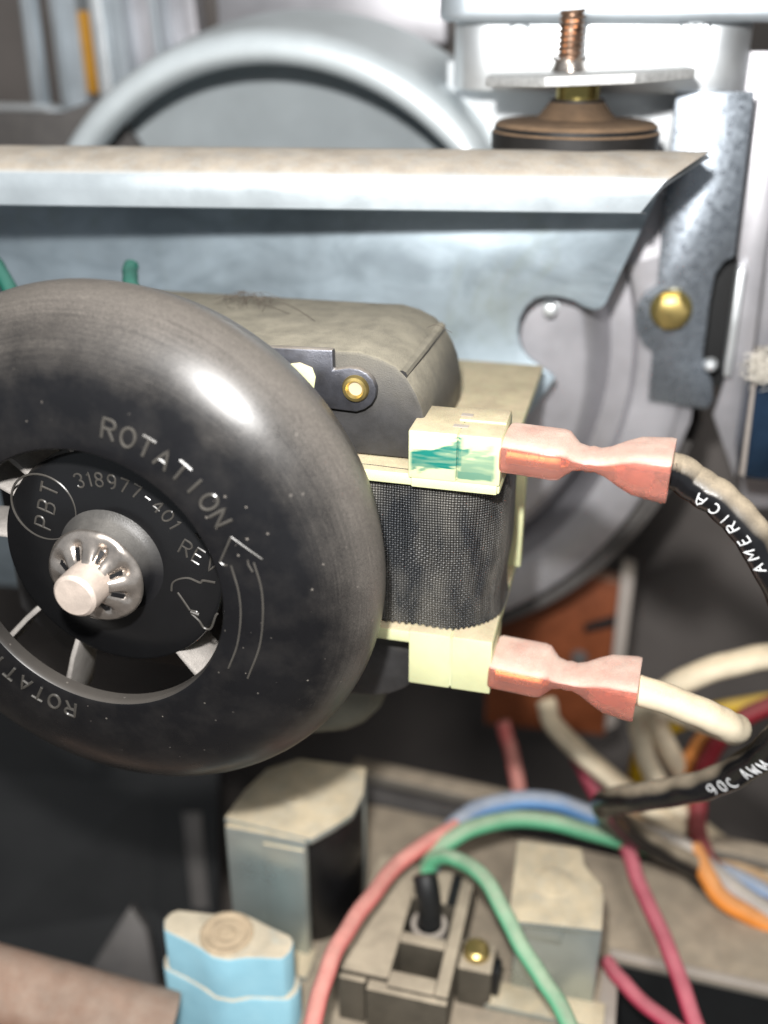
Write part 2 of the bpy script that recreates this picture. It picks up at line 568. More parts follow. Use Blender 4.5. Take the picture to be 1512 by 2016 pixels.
M = {
    'fan': mat('black moulded plastic', '#111113', 0, .29, .05, extra=fan_extra, bump=.03, bscale=14),
    'hub': mat('black hub plastic', '#151516', 0, .22, .08, dust=.25, dlo=.2, dhi=.95, dcol=lin('#8a8276'), bump=.03),
    'boss': mat('grey worn hub boss', '#1b1b1d', 0, .26, .1, dust=.5, dlo=-.1, dhi=.9, dcol=lin('#7e7b76')),
    'rib': mat('raised lettering plastic', '#2c2b2a', 0, .26, .15, mscale=5, film=.09, dcol=lin('#a79f92'), bump=.0),
    'blade': mat('dusty fan blade', '#2a2a2b', 0, .5, .1, film=.78, dcol=lin('#b2aca6')),
    'steel': mat('bright turned steel', '#c9bfb6', .9, .24, .2, 4, bump=.04),
    'shaft': mat('shaft end steel', '#d3c6bb', .7, .3, .08, 4, film=.35, dcol=lin('#cdb9aa'), bump=.05),
    'tape': weave_mat(),
    'nylon': mat('pale yellow nylon', '#c8c99e', 0, .42, .05, 2, dust=.92, dlo=.4, dhi=.8, dcol=lin('#b8a78b'), sss=.12, bump=.03),
    'nylonmark': mat('pale yellow nylon with pen marks', '#c8c99e', 0, .40, .05, 2, dust=.92, dlo=.4, dhi=.8, dcol=lin('#b8a78b'), sss=.1, bump=.03, extra=marker_extra),
    'core': mat('dusty motor lamination', '#37373a', .5, .45, .2, 3, dust=.93, dlo=.02, dhi=.55, film=.07, dcol=lin('#8d8777')),
    'cover': mat('dusty olive grey cover', '#6a6a60', .2, .5, .15, 1.2, dust=.5, film=.45, dcol=lin('#8c8b7c')),
    'darksteel': mat('dark oily steel', '#4b4f5a', .85, .34, .25, 3, dust=.5, dlo=.3, dhi=.8, film=.10, bump=.06),
    'brass': mat('brass', '#b9a468', .9, .36, .15, 3, bump=.03),
    'cream': mat('cream rivet filling', '#a89c84', 0, .6),
    'pink': mat('translucent pink insulator', '#f6ac9b', 0, .20, .05, 3, dust=.88, dlo=.40, dhi=.72, dcol=lin('#cab2a3'), trans=.85, sss=.1, bump=.06, film=.04),
    'copper': mat('tinned copper terminal', '#d79a62', .85, .35),
    'galv': mat('galvanised sheet', '#b4bdc4', .55, .36, .10, .8, dust=.0, film=.05, bump=.04),
    'archgalv': mat('bright galvanised arch', '#ccd5d9', .32, .38, .06, .8, film=.05, bump=.04),
    'galvstain': mat('stained galvanised panel', '#a9b8c2', .50, .34, .12, .7, film=.05, extra=stain_extra, bump=.04),
    'beam': mat('galvanised beam with settled dust', '#bcc5ca', .55, .34, .06, 1, dust=.96, dlo=.45, dhi=.8, dcol=lin('#b1a697'), bump=.06, bscale=18),
    'shiny': mat('bright galvanised box', '#eef2f4', .8, .42, .05, 1, bump=.05),
    'spangle': mat('spangled galvanised steel', '#858c94', .75, .3, .05, 2, extra=spangle_extra, bump=.14, bscale=14),
    'grey': mat('grey galvanised housing', '#b3b2b7', .62, .40, .10, .8, film=.05, bump=.05),
    'darkgrey': mat('dull dark steel', '#5c5a5a', .4, .5, .15, 1, film=.08),
    'bluesteel': mat('blue reflecting steel', '#34506f', .85, .2, .3, .8, dust=.8, film=.03),
    'rubber': mat('black rubber with dust', '#191716', 0, .55, .2, 3, dust=.92, dlo=.3, dhi=.75, film=.0, dcol=lin('#7d644b'), bump=.2),
    'zinc': mat('yellow zinc sleeve', '#b3a263', .95, .22, .15, 2),
    'washer': mat('dull aluminium plate', '#c3c4c3', .5, .5, .12, 12, bump=.3, bscale=60),
    'thread': mat('rusty threaded stud', '#8f7461', .8, .36, .4, 5),
    'coppery': mat('orange brown reflection free stud face', '#b5764a', .5, .4, .2, 4),
    'brown': mat('orange brown board', '#733c1f', 0, .55, .2, 1.5, dust=.3, bump=.05),
    'frame': mat('grey plastic frame', '#9c948d', 0, .55, .1, dust=.4),
    'wall': mat('dark painted cabinet sheet', '#625d5a', .1, .5, .15, .3, dust=.35, dcol=lin('#6a6259')),
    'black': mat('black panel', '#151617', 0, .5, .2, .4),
    'valve': mat('dusty valve casting', '#77726a', .2, .55, .1, 1, dust=.92, dlo=.3, dhi=.7, dcol=lin('#a39581')),
    'zincplate': mat('dull zinc plated bracket', '#b4bcb8', .7, .30, .1, .8, dust=.95, dlo=.5, dhi=.8, dcol=lin('#c6b698')),
    'coil': mat('black solenoid coil', '#121214', 0, .4, .2, 1),
    'blue': mat('light blue painted casting', '#8cc8de', 0, .5, .1, 1, dust=.95, dlo=.42, dhi=.75, dcol=lin('#cdbfa6'), film=.14),
    'plastic': mat('dusty black plastic', '#26241f', 0, .5, .15, 1, dust=.93, dlo=.45, dhi=.8, film=.14, dcol=lin('#b0a38e')),
    'pipe': mat('dusty rusted pipe', '#86573c', .1, .7, .3, .8, dust=.66, dlo=-.3, dhi=.5, dcol=lin('#a7988a'), bump=.2),
    'boss2': mat('dusty tan screw boss', '#a8997f', 0, .6, .25, 5, dust=.9, dlo=.3, dhi=.95, dcol=lin('#bda88c')),
    'ochre': mat('ochre strip', '#a9781c', 0, .5),
    'white': mat('white print', '#d9dadb', 0, .5, .05),
    'lint': mat('lint', '#5a5148', 0, .9),
    'fluff': mat('white insulation fluff', '#dcd6ca', 0, .95),
}
WIRE_DUST = dict(dust=.9, dlo=.25, dhi=.7, bump=.05)
for nm, c, dc in (('blackw', '#131315', '#a3957f'), ('whitew', '#ddd0b6', '#d2c0a2'), ('pinkw', '#d5706c', '#cf9488'), ('redw', '#b43c55', '#bb6a74'),
                  ('darkredw', '#7c1522', '#7d3a3a'), ('greenw', '#5cab82', '#9bad92'), ('bluew', '#5d8fc4', '#a2a6ad'), ('orangew', '#e38a35', '#d2945c'),
                  ('yelloww', '#c9a41f', '#bfa052'), ('beigew', '#a5794f', '#b59a78'), ('greyw', '#a9a4a4', '#b5ada2'), ('tealw', '#125a4c', '#2c6156')):
    M[nm] = mat(nm + ' insulation', c, 0, .22 if nm == 'blackw' else .40, .10, 2, dcol=lin(dc), **dict(WIRE_DUST, dlo=.30 if nm == 'blackw' else .25, dhi=.75))

# ------------------------------------------------------------------ setting: the cabinet
bm = box(-60, 60, 13, 13.4, -16, 40, 0)
tag(link('cabinet_wall', bm, M['wall']), kind='structure')
bm = box(-60, 60, -40, 13.0, -16.6, -16.0, 0)
tag(link('cabinet_floor', bm, M['wall']), kind='structure')
for x in (-17, 17):
    tag(link('cabinet_wall', box(x, x + .3, -1.5, 12.99, -15.99, 20, 0), M['wall']), kind='structure')

# ------------------------------------------------------------------ cooling fan
fan = thing('cooling_fan', 'large round black plastic cooling wheel marked ROTATION in front of the motor', 'fan', (0, 0, 0))
prof = []
for i in range(0, 25):
    a = math.radians(-17 + 107 * i / 24)
    prof.append((1.9 + 1.385 * (math.cos(a) if a > 0 else math.cos(a)), -.12 - .88 * math.sin(a)))
prof = [(3.16, .34)] + prof
prof += [(1.80, -1.002), (1.70, -1.003), (1.665, -.995), (1.647, -.97), (1.64, -.92), (1.65, -.80), (1.76, -.72), (2.1, -.68), (2.7, -.5), (3.05, -.05), (3.1, .3)]
link('shroud_ring', lathe(prof, 'Y', 192, closed=True), M['fan'], fan, smooth=40)
hub = link('hub_disc', lathe([(.001, -.44), (.5, -.44), (1.36, -.42), (1.40, -.40), (1.41, -.37), (1.41, -.24), (1.38, -.22), (.001, -.22)], 'Y', 128), M['hub'], fan)
link('hub_boss', lathe([(.70, -.425), (.60, -.47), (.555, -.53), (.525, -.70), (.505, -.775), (.47, -.80), (.20, -.80)], 'Y', 72), M['boss'], fan)


def on_ring(theta0, r0, y):
    def f(u, v):
        a = math.radians(theta0) - u / r0
        return Vector(((r0 + v) * math.cos(a), y, (r0 + v) * math.sin(a)))
    return f


def ring_y(r):
    if r <= 1.9:
        return -1.0
    c = min(1, (r - 1.9) / 1.385)
    return -.12 - .88 * math.sqrt(max(0, 1 - c * c))


def on_shroud(theta0, r0):
    def f(u, v):
        a = math.radians(theta0) - u / r0
        r = r0 + v
        return Vector((r * math.cos(a), ring_y(r) - .004, r * math.sin(a)))
    return f


def spaced(text, h, r, th0, th1):
    """letters one by one at even angles, each upright on its own radius"""
    for i, ch in enumerate(text):
        th = th0 + (th1 - th0) * i / (len(text) - 1) + math.degrees(glyph_width(ch) * h / 2 / r)
        link('raised_letter', strokes(ch, h, 0, on_shroud(th, r), .019), M['rib'], fan)


spaced('ROTATION', .22, 1.90, 75, 31.5)
spaced('ROTATION', .21, 1.80, -105, -150)


def on_y(y, pts):
    return [at(a, b, 'Y', y) for a, b in pts]


def shroud_line(pts, bm, r=.013):
    out = []
    for p in rounded(on_y(-1.0, pts), 5):
        rr = math.hypot(p.x, p.z)
        out.append(Vector((p.x, ring_y(rr) - .003, p.z)))
    tube(out, r, 6, bm)


bm = bmesh.new()
for seg in ([(433, 1107), (444, 1082), (455, 1057)], [(455, 1057), (485, 1080), (515, 1103)], [(433, 1107), (441, 1112), (448, 1113)],
            [(455, 1113), (470, 1165), (474, 1215), (467, 1270), (450, 1315)],
            [(499, 1108), (514, 1160), (517, 1215), (510, 1275), (487, 1336)], [(488, 1103), (489, 1112), (497, 1126)]):
    shroud_line(seg, bm)
link('raised_arrow', bm, M['rib'], fan)

HY = -.425
bm = bmesh.new()
for seg in ([(338, 1163), (340, 1148), (352, 1140), (372, 1138), (394, 1147), (400, 1143), (424, 1147)],
            [(350, 1166), (362, 1183), (374, 1201)], [(376, 1202), (388, 1205), (390, 1212)], [(377, 1208), (392, 1222), (402, 1236), (415, 1237), (424, 1214), (428, 1208)]):
    tube(rounded(on_y(HY, seg), 5), .016, 6, bm)
for (a, b) in ((384, 1206),):
    tube(on_y(HY, [(376, 1204), (392, 1210)]), .026, 6, bm)
link('recycling_mark', bm, M['rib'], hub)

bm = bmesh.new()
# PBT in its ring, read from bottom to top
c0, c1 = at(83, 1036, 'Y', HY), at(104, 918, 'Y', HY)
du = (c1 - c0).normalized()
dv = Vector((0, -1, 0)).cross(du) * -1
if dv.x > 0:
    dv = -dv


def on_pbt(u, v):
    return c0 + du * u + dv * (v - .12)


def letters(text, h, gap, place, r, mat_, parent, name='raised_letter', n=6):
    u = 0.0
    for ch in text:
        if GLYPH[ch]:
            link(name, strokes(ch, h, 0, (lambda a, b, u0=u: place(a + u0, b)), r, None, n), mat_, parent)
        u += glyph_width(ch) * h + gap


letters('PBT', .215, .105, on_pbt, .016, M['rib'], hub)
cc = at(86, 998, 'Y', HY)
ax = at(87, 912, 'Y', HY) - cc
rad = .425
tube([cc + Vector((math.cos(t * math.pi / 24), 0, math.sin(t * math.pi / 24))) * rad for t in range(49)], .014, 6, bm, caps=False)


def on_digits(u, v):
    a = math.radians(108) - u / 1.02
    r = .97 + v
    return Vector((r * math.cos(a), HY, r * math.sin(a)))


link('letter_ring', bm, M['rib'], hub)
letters('318977-401', .17, .05, on_digits, .0135, M['rib'], hub, 'raised_digit')
r0, r1 = at(351, 1086, 'Y', HY), at(416, 1127, 'Y', HY)
ru = (r1 - r0).normalized()
rv = Vector((-ru.z, 0, ru.x))
letters('REV', .20, .06, lambda u, v: r0 + ru * u + rv * v, .0135, M['rib'], hub)
bm = bmesh.new()
tube(on_y(HY, [(386, 1049), (392, 1060), (404, 1062)]), .012, 6, bm)
link('raised_mark', bm, M['rib'], hub)

for deg in (-58, -116.5, -142, -185, -225, 150, 105, 62, 20):
    a = math.radians(deg)
    t, n = Vector((math.cos(a), 0, math.sin(a))), Vector((-math.sin(a), 0, math.cos(a)))
    pts = []
    for r, s in ((1.33, -.03), (1.7, .0), (2.1, .06), (2.6, .17)):
        pts.append(t * r + n * s)
    prof2 = [p + n * .035 for p in pts] + [p - n * .035 for p in pts[::-1]]
    b = prism([p + Vector((0, -.40, 0)) for p in prof2], (0, .7, 0), .02)
    link('fan_blade', b, M['blade'], fan)

# push nut and motor shaft
nut = thing('push_nut', 'bright round push nut with slotted teeth on the shaft end of the black wheel', 'push nut', (0, -.83, 0))
bm = bmesh.new()
NS = 96
rows = []
slots = [math.radians(20 + 45 * i) for i in range(8)]
prof = [(.265, -1.0), (.33, -.955), (.40, -.90), (.46, -.875), (.53, -.865), (.585, -.835), (.6, -.80)]
for r, y in prof:
    row = []
    for i in range(NS):
        a = 2 * math.pi * i / NS
        d = min(abs((a - s + math.pi) % (2 * math.pi) - math.pi) for s in slots)
        dip = 0
        if r < .45 and d < .16:
            dip = .09 * (1 - d / .16) ** .6 * (1 if r < .42 else .5)
        wav = .022 * math.cos(8 * (a - slots[0])) * max(0, 1 - abs(r - .42) / .2)
        row.append(bm.verts.new((r * math.cos(a), y + dip + wav, r * math.sin(a))))
    rows.append(row)
for A, B in zip(rows, rows[1:]):
    for i in range(NS):
        bm.faces.new((A[i], A[(i + 1) % NS], B[(i + 1) % NS], B[i]))
link('toothed_disc', bm, M['steel'], nut, smooth=50)
for s in slots:
    e, n = Vector((math.cos(s), 0, math.sin(s))), Vector((-math.sin(s), 0, math.cos(s)))
    y = -.945
    b = prism([e * .29 + n * .02 + Vector((0, y - .02, 0)), e * .42 + n * .028 + Vector((0, y + .055, 0)), e * .42 - n * .028 + Vector((0, y + .055, 0)), e * .29 - n * .02 + Vector((0, y - .02, 0))], (0, .02, 0), 0)
    link('slot', b, M['coil'], nut)

# ------------------------------------------------------------------ motor
motor = thing('electric_motor', 'dusty C-frame electric motor with black taped coil behind the black wheel', 'motor', (1.5, 1.2, -2.5))
link('shaft', lathe([(.001, -1.315), (.05, -1.318), (.225, -1.315), (.262, -1.28), (.268, -1.22), (.268, 1.2)], 'Y', 48), M['shaft'], motor)
# laminated core, seen end-on as a rounded C
y0, y1 = 1.2, 3.5
tl = [(535, 684), (660, 690), (705, 692), (745, 704), (780, 722), (802, 745), (820, 776), (832, 806)]
top = [at(a, b, 'Y', y0) for a, b in tl]
ztop = top[0].z
out = [Vector((-2.6, y0, ztop - .6)), Vector((-2.0, y0, ztop))] + top[1:]
xr = top[-1].x + .06
out += [Vector((xr, y0, 1.3)), Vector((xr, y0, .98)), Vector((1.5, y0, .98)), Vector((1.5, y0, -1.5)), Vector((xr, y0, -1.5))]
for k in range(7):
    t = math.radians(-90 * k / 6)
    out.append(Vector((xr - .9 + .9 * math.cos(t), y0, -1.95 + .7 * math.sin(t))))
out += [Vector((-2.0, y0, -2.65)), Vector((-2.6, y0, -2.0))]
core = link('lamination_core', prism(out, (0, y1 - y0, 0), .05, 2, 50), M['core'], motor, smooth=40)
# weld bead across the laminations
g0, g1 = at(795, 737, 'Y', 1.2), at(795, 737, 'Y', 1.2) + Vector((.03, 2.2, .0))
link('weld_bead', tube([g0 + Vector((-.03, .02, -.03)), (g0 + g1) / 2 + Vector((-.02, 0, -.02)), g1 + Vector((-.03, 0, -.03))], .07, 10), M['core'], core)
b = prism(P(2.0, (520, 1290), (766, 1310), (762, 1360), (742, 1408), (712, 1436), (676, 1450), (520, 1462)), (0, 1.8, 0), .25, 4, 30)
link('lower_cover', b, M['cover'], motor)
# bearing bracket across the front of the core
bl = P(1.08, (300, 676), (470, 681), (655, 689), (656, 728), (688, 724), (706, 727), (722, 735), (734, 748), (741, 766), (739, 783), (731, 797), (717, 807), (700, 812), (668, 808), (610, 800), (560, 790), (300, 800))
brk = link('bearing_bracket', prism(bl, (0, .12, 0), .03, 2, 25), M['darksteel'], motor)
rc = at(700, 765, 'Y', 1.07)
riv = link('eyelet_rivet', lathe([(.085, .09), (.085, -.02), (.11, -.055), (.145, -.05), (.165, -.01), (.165, .05)], 'Y', 32, c=rc), M['brass'], brk)
link('rivet_core', lathe([(.001, .0), (.09, .0)], 'Y', 24, c=rc), M['cream'], riv)
b = prism(P(1.05, (571, 716), (590, 714), (614, 724), (621, 742), (618, 765), (600, 765), (575, 740)), (0, .025, 0), .008)
link('bracket_opening', b, M['nylon'], brk)
b = prism(P(1.17, (828, 795), (838, 815), (834, 842), (815, 828), (808, 806), (815, 795)), (0, .02, 0), .006)
# coil in woven tape
cx0, cx1, cy0, cy1 = 1.5, 4.47, .95, 2.75
rr = rounded_rect(cx0, cx1, cy0, cy1, .72, 10)
i0 = min(range(len(rr)), key=lambda i: (rr[i][0] - cx0) + (rr[i][1] - cy0) * .01 + (0 if rr[i][1] < 1.8 else 5))
rr = rr[i0:] + rr[:i0]
dense = []
for a, b in zip(rr, rr[1:] + rr[:1]):
    L = math.hypot(b[0] - a[0], b[1] - a[1])
    k = max(1, round(L / .045))
    dense += [(a[0] + (b[0] - a[0]) * i / k, a[1] + (b[1] - a[1]) * i / k) for i in range(k)]
bm = bmesh.new()
uvl = bm.loops.layers.uv.new('UVMap')
zs = [-1.235, -1.17, -1.05] + [-.85 + .2 * i for i in range(9)] + [.97]
rows, svals = [], [0.0]
for p, q in zip(dense, dense[1:] + dense[:1]):
    svals.append(svals[-1] + math.hypot(q[0] - p[0], q[1] - p[1]))
ctr = Vector(((cx0 + cx1) / 2, (cy0 + cy1) / 2, 0))
for j, z in enumerate(zs):
    row = []
    for i, p in enumerate(dense):
        zz = z + (.06 * (i % 2) + random.uniform(-.006, .006) if j == 0 else 0)
        v = Vector((p[0], p[1], zz))
        bul = 1 + .014 * math.sin(3.1 * z + .8) + .008 * math.sin(6 * z + p[0] * 2.3) + .010 * math.sin(7.5 * p[0] + 2.2 * math.sin(1.7 * z))
        v = Vector((ctr.x + (v.x - ctr.x) * bul, ctr.y + (v.y - ctr.y) * bul, zz))
        row.append(bm.verts.new(v))
    rows.append(row)
n = len(dense)
for j in range(len(zs) - 1):
    for i in range(n):
        f = bm.faces.new((rows[j][i], rows[j][(i + 1) % n], rows[j + 1][(i + 1) % n], rows[j + 1][i]))
        for lp, (u, v) in zip(f.loops, ((svals[i], zs[j]), (svals[i + 1], zs[j]), (svals[i + 1], zs[j + 1]), (svals[i], zs[j + 1]))):
            lp[uvl].uv = (u, v)
link('taped_coil', bm, M['tape'], motor, smooth=60)
# bobbin
bob = link('coil_bobbin', merge(box(1.5, 4.43, .84, 5.4, .80, .96, .03), box(1.5, 4.45, .82, 3.3, -1.42, -1.24, .03), box(4.16, 4.53, 2.85, 3.05, -1.24, .80, .02)), M['nylon'], motor)
zt = 1.53
# upper terminal box: two halves with a seam between them
up = link('terminal_housing', merge(box(3.335, 3.915, .80, 1.68, .92, zt, .025), box(3.925, 4.43, .802, 1.68, .92, zt, .025), box(3.90, 3.94, .83, 1.6, .95, zt - .02, 0),
                                    box(3.37, 4.40, .81, 1.2, .80, .93, .02)), M['nylonmark'], motor, origin=(0, 0, 0))
tag(up, 'upper pale yellow terminal housing smeared with teal pen')
link('lid_ridge', merge(box(3.86, 4.42, 1.22, 1.66, zt - .01, zt + .03, .012)), M['nylon'], up)
link('lid_notch', merge(box(3.82, 4.0, 1.02, 1.10, zt - .01, zt + .008, 0), box(3.86, 4.0, 1.32, 1.40, zt + .02, zt + .038, 0)), M['frame'], up)
link('terminal_housing', merge(box(3.37, 3.92, .80, 1.68, -2.02, -1.22, .025), box(3.93, 4.45, .80, 1.68, -2.02, -1.22, .025), box(3.90, 3.95, .81, 1.6, -1.98, -1.25, 0)), M['nylon'], motor)
# hair and lint caught on the core
bm = bmesh.new()
rnd = random.Random(3)
for k in range(26):
    s = at(rnd.uniform(420, 520), rnd.uniform(585, 600), 'Z', ztop + .02)
    d = Vector((rnd.uniform(-.2, .5), rnd.uniform(-.5, .2), rnd.uniform(.02, .16)))
    e = Vector((rnd.uniform(-.1, .4), rnd.uniform(-.6, .1), rnd.uniform(-.1, .08)))
    tube(rounded([s, s + d * .5 + Vector((0, 0, .05)), s + d, s + d + e * .6], 4), .0035, 4, bm)
for path in ([(520, 600), (560, 598), (590, 612), (620, 632)], [(500, 596), (540, 606), (570, 618)], [(840, 645), (860, 640), (890, 655)]):
    tube(rounded([at(a, b, 'Z', ztop + .03) for a, b in path], 5), .0035, 4, bm)
tag(link('dust_lint', bm, M['lint'], motor), kind='stuff')


# ------------------------------------------------------------------ pink quick-connect terminals
def connector(name, label, start, end, d0, d1, flip=1):
    """flat oval sleeve, pinched waist, flared bell; local x runs along it"""
    t = thing(name, label, 'wire connector', start, 'pink wire connectors on the motor terminals')
    L = (end - start).length
    x = (end - start).normalized()
    y = Vector((0, 0, 1)).cross(x).normalized()
    z = x.cross(y)
    t.rotation_euler = Matrix((x, y, z)).transposed().to_euler()
    # (position, half width across, half height, squareness)
    sec = [(0, .39, .19, 5), (.02, .41, .205, 5), (.33, .415, .21, 5), (.37, .405, .20, 4.5), (.405, .36, .15, 3.6), (.44, .30, .105, 3), (.50, .27, .085, 3), (.53, .275, .10, 3), (.57, .27, .085, 3),
           (.63, .30, .12, 3), (.72, .355, .20, 4), (.80, .39, .255, 5), (.97, .415, .285, 5.5), (1.0, .41, .28, 5.5)]
    bm = bmesh.new()
    rings = []
    N = 40

    def ring(s, w, h, p, k=1.0):
        out = []
        for i in range(N):
            a = 2 * math.pi * i / N
            ca, sa = math.cos(a), math.sin(a)
            out.append(bm.verts.new((s * L, math.copysign(abs(ca) ** (2 / p), ca) * w * k, math.copysign(abs(sa) ** (2 / p), sa) * h * k)))
        return out
    for s in sec:
        rings.append(ring(*s))
    for s in ((1.0, .37, .235, 3.0), (.80, .34, .21, 2.7), (.70, .2, .16, 2.2)):
        rings.append(ring(*s))
    for A, B in zip(rings, rings[1:]):
        for i in range(N):
            bm.faces.new((A[i], A[(i + 1) % N], B[(i + 1) % N], B[i]))
    bm.faces.new(rings[0][::-1])
    bm.faces.new(rings[-1])
    link('insulating_sleeve', bm, M['pink'], t, local=True, smooth=38)
    b = merge(tube([(L * .05, -.2, 0), (L * .36, -.2, 0)], .085, 12), tube([(L * .05, .2, 0), (L * .36, .2, 0)], .085, 12), box(L * .05, L * .39, -.22, .22, -.05, -.02, .01), box(L * .36, L * .74, -.15, .15, -.05, .05, .04))
    link('metal_terminal', b, M['copper'], t, local=True)
    return t


CU0, CU1 = Vector((4.42, 1.20, 1.27)), at(1322, 926, 'Y', 1.05)
connector('spade_connector', 'upper pink wire connector, dusty on top, holding the black wire', CU0, CU1, 0, 0)
CL0, CL1 = at(970, 1300, 'Y', 1.15), at(1255, 1357, 'Y', 1.05)
CL0.x = 4.44
connector('spade_connector', 'lower pink wire connector holding the short white wire end', CL0, CL1, 0, 0)


# ------------------------------------------------------------------ wires
def wire(name, label, cat, mat_, r, pts, group=None, n=16, sub=8):
    path = rounded([atd(*p) if not isinstance(p, Vector) else p for p in pts], sub)
    wr = random.Random(len(label))
    ph = [wr.uniform(0, 6) for _ in range(6)]
    path = [p + Vector((math.sin(i * .31 + ph[0]) + .6 * math.sin(i * .83 + ph[1]), math.sin(i * .27 + ph[2]), math.sin(i * .35 + ph[3]) + .6 * math.sin(i * .71 + ph[4]))) * .011 for i, p in enumerate(path)]
    o = link(name, tube(path, r, n), mat_, smooth=60)
    tag(o, label, cat, group)
    return o, path


depth_u = (CU1 - CAM).dot(FW)
bw, bpath = wire('black_wire', 'thick black wire with white AMERICAN print, dusty along its upper side', 'wire', M['blackw'], .215,
                 [CU1 - Vector((.12, 0, -.02)), CU1, (1370, 952, depth_u), (1432, 997, depth_u - .1), (1490, 1066, depth_u - .1), (1545, 1175, depth_u), (1580, 1310, depth_u + .6), (1545, 1440, depth_u + 1.6),
                  (1450, 1520, depth_u + 2.6), (1350, 1554, depth_u + 3.3), (1250, 1571, depth_u + 4.0), (1192, 1582, depth_u + 4.9), (1212, 1616, depth_u + 6), (1290, 1668, depth_u + 6.6), (1400, 1722, depth_u + 7), (1530, 1805, depth_u + 7.2)], sub=14)


def along(path):
    s = [0]
    for a, b in zip(path, path[1:]):
        s.append(s[-1] + (b - a).length)
    return s


bs = along(bpath)


def on_wire(s0, phi0, rad):
    def f(u, v):
        s = s0 - u
        i = max(1, min(len(bs) - 1, next((k for k in range(len(bs)) if bs[k] >= s), len(bs) - 1)))
        w = (s - bs[i - 1]) / (bs[i] - bs[i - 1])
        p = bpath[i - 1].lerp(bpath[i], w)
        t = (bpath[min(i + 1, len(bpath) - 1)] - bpath[max(i - 2, 0)]).normalized()
        c = CAM - p
        c = (c - t * c.dot(t)).normalized()
        b = t.cross(c)
        ph = phi0 + v / rad
        return p + (c * math.cos(ph) + b * math.sin(ph)) * rad
    return f


def s_near(px, py, lo=0, hi=1e9):
    def d(i):
        q = bpath[i] - CAM
        z = q.dot(FW)
        return (756 + FPX * q.dot(RT) / z - px) ** 2 + (1008 - FPX * q.dot(UP) / z - py) ** 2
    return bs[min((i for i in range(len(bs)) if lo <= bs[i] <= hi), key=d)]


SA = s_near(1496, 1118)
letters('AMERICA', .145, .092, on_wire(SA, .28, .2155), .0088, M['white'], bw, 'printed_letter', 5)
SB = s_near(1412, 1545, 3)
letters('90C AWM', .17, .085, on_wire(SB, -.85, .2155), .0085, M['white'], bw, 'printed_letter', 5)

dl = (CL1 - CAM).dot(FW)
wire('white_wire', 'dusty white wire leaving the lower pink connector and bending away', 'wire', M['whitew'], .195,
     [CL1 - Vector((.12, 0, -.02)), CL1, (1330, 1383, dl - .05), (1400, 1412, dl), (1438, 1430, dl + .15), (1450, 1437, dl + .6), (1440, 1436, dl + 1.3), (1400, 1426, dl + 2.6), (1330, 1400, dl + 4.4), (1275, 1395, dl + 5.6),
      (1258, 1430, dl + 6.2), (1275, 1500, dl + 6.5), (1330, 1590, dl + 6.7), (1430, 1670, dl + 7), (1540, 1740, dl + 7.2)], sub=10)
wire('white_wire', 'blurred cream wire arching in from the right edge above the short white wire', 'wire', M['whitew'], .22,
     [(1560, 1288, 17), (1480, 1297, 17), (1400, 1318, 17.2), (1330, 1350, 17.6), (1290, 1390, 18.4), (1300, 1450, 19.4), (1350, 1530, 20)])
wire('beige_wire', 'beige wire slanting down from beside the brown board', 'wire', M['whitew'], .2,
     [(1075, 1380, 20.5), (1088, 1425, 20.3), (1130, 1470, 20), (1190, 1520, 19.8), (1270, 1585, 19.6), (1380, 1650, 19.4), (1540, 1745, 19)])
wire('beige_wire', 'beige wire lying lowest in the bundle by the right edge', 'wire', M['whitew'], .2,
     [(1330, 1640, 20), (1400, 1700, 19.4), (1460, 1750, 19), (1560, 1810, 18.8)])
wire('brown_wire', 'tan brown wire crossing the bundle just under the black wire', 'wire', M['beigew'], .2,
     [(1215, 1590, 20.2), (1270, 1612, 20), (1340, 1640, 19.6), (1420, 1690, 19.2), (1560, 1775, 18.6)])
wire('grey_wire', 'pale grey wire among the bundle below the black loop', 'wire', M['greyw'], .18,
     [(1260, 1640, 19), (1320, 1655, 18.8), (1372, 1690, 18.5), (1440, 1745, 18.2), (1560, 1830, 17.8)])
wire('black_wire', 'thinner black wire lying under the bundle at the right edge', 'wire', M['blackw'], .17,
     [(1200, 1600, 19.5), (1280, 1650, 19), (1350, 1705, 18.6), (1420, 1760, 18.3), (1570, 1845, 18)])
wire('pink_wire', 'thin faded pink wire hanging upright below the brown board', 'wire', M['pinkw'], .15,
     [(990, 1420, 22), (1004, 1470, 22), (1018, 1540, 21.6), (1030, 1610, 21), (1055, 1690, 20)])
wire('red_wire', 'short red wire showing above the black wire', 'wire', M['redw'], .15, [(1135, 1490, 21.5), (1160, 1535, 21.2), (1190, 1590, 21), (1230, 1650, 20.6)])
wire('yellow_wire', 'yellow wire curving behind the short white wire', 'wire', M['yelloww'], .15,
     [(1560, 1372, 19.5), (1470, 1385, 19.5), (1390, 1402, 19.8), (1310, 1438, 20.2), (1262, 1480, 20.6), (1250, 1530, 20.8), (1270, 1590, 21)])
wire('dark_red_wire', 'dark red wire looping down the right side behind the black wire', 'wire', M['darkredw'], .17,
     [(1560, 1372, 18.8), (1490, 1400, 18.8), (1430, 1440, 19), (1395, 1490, 19.2), (1378, 1550, 19.3), (1372, 1620, 19.2), (1392, 1690, 18.6), (1440, 1750, 18.2), (1550, 1808, 18)])
wire('orange_wire', 'orange wire rising beside the dark red wire', 'wire', M['orangew'], .16, [(1420, 1420, 19.6), (1380, 1460, 19.7), (1355, 1510, 19.8), (1345, 1570, 19.8), (1360, 1640, 19.4)])
wire('orange_wire', 'bright orange wire sweeping out at the lower right edge', 'wire', M['orangew'], .17, [(1365, 1670, 18.6), (1390, 1720, 18.2), (1420, 1765, 18), (1470, 1800, 17.9), (1570, 1850, 17.8)])
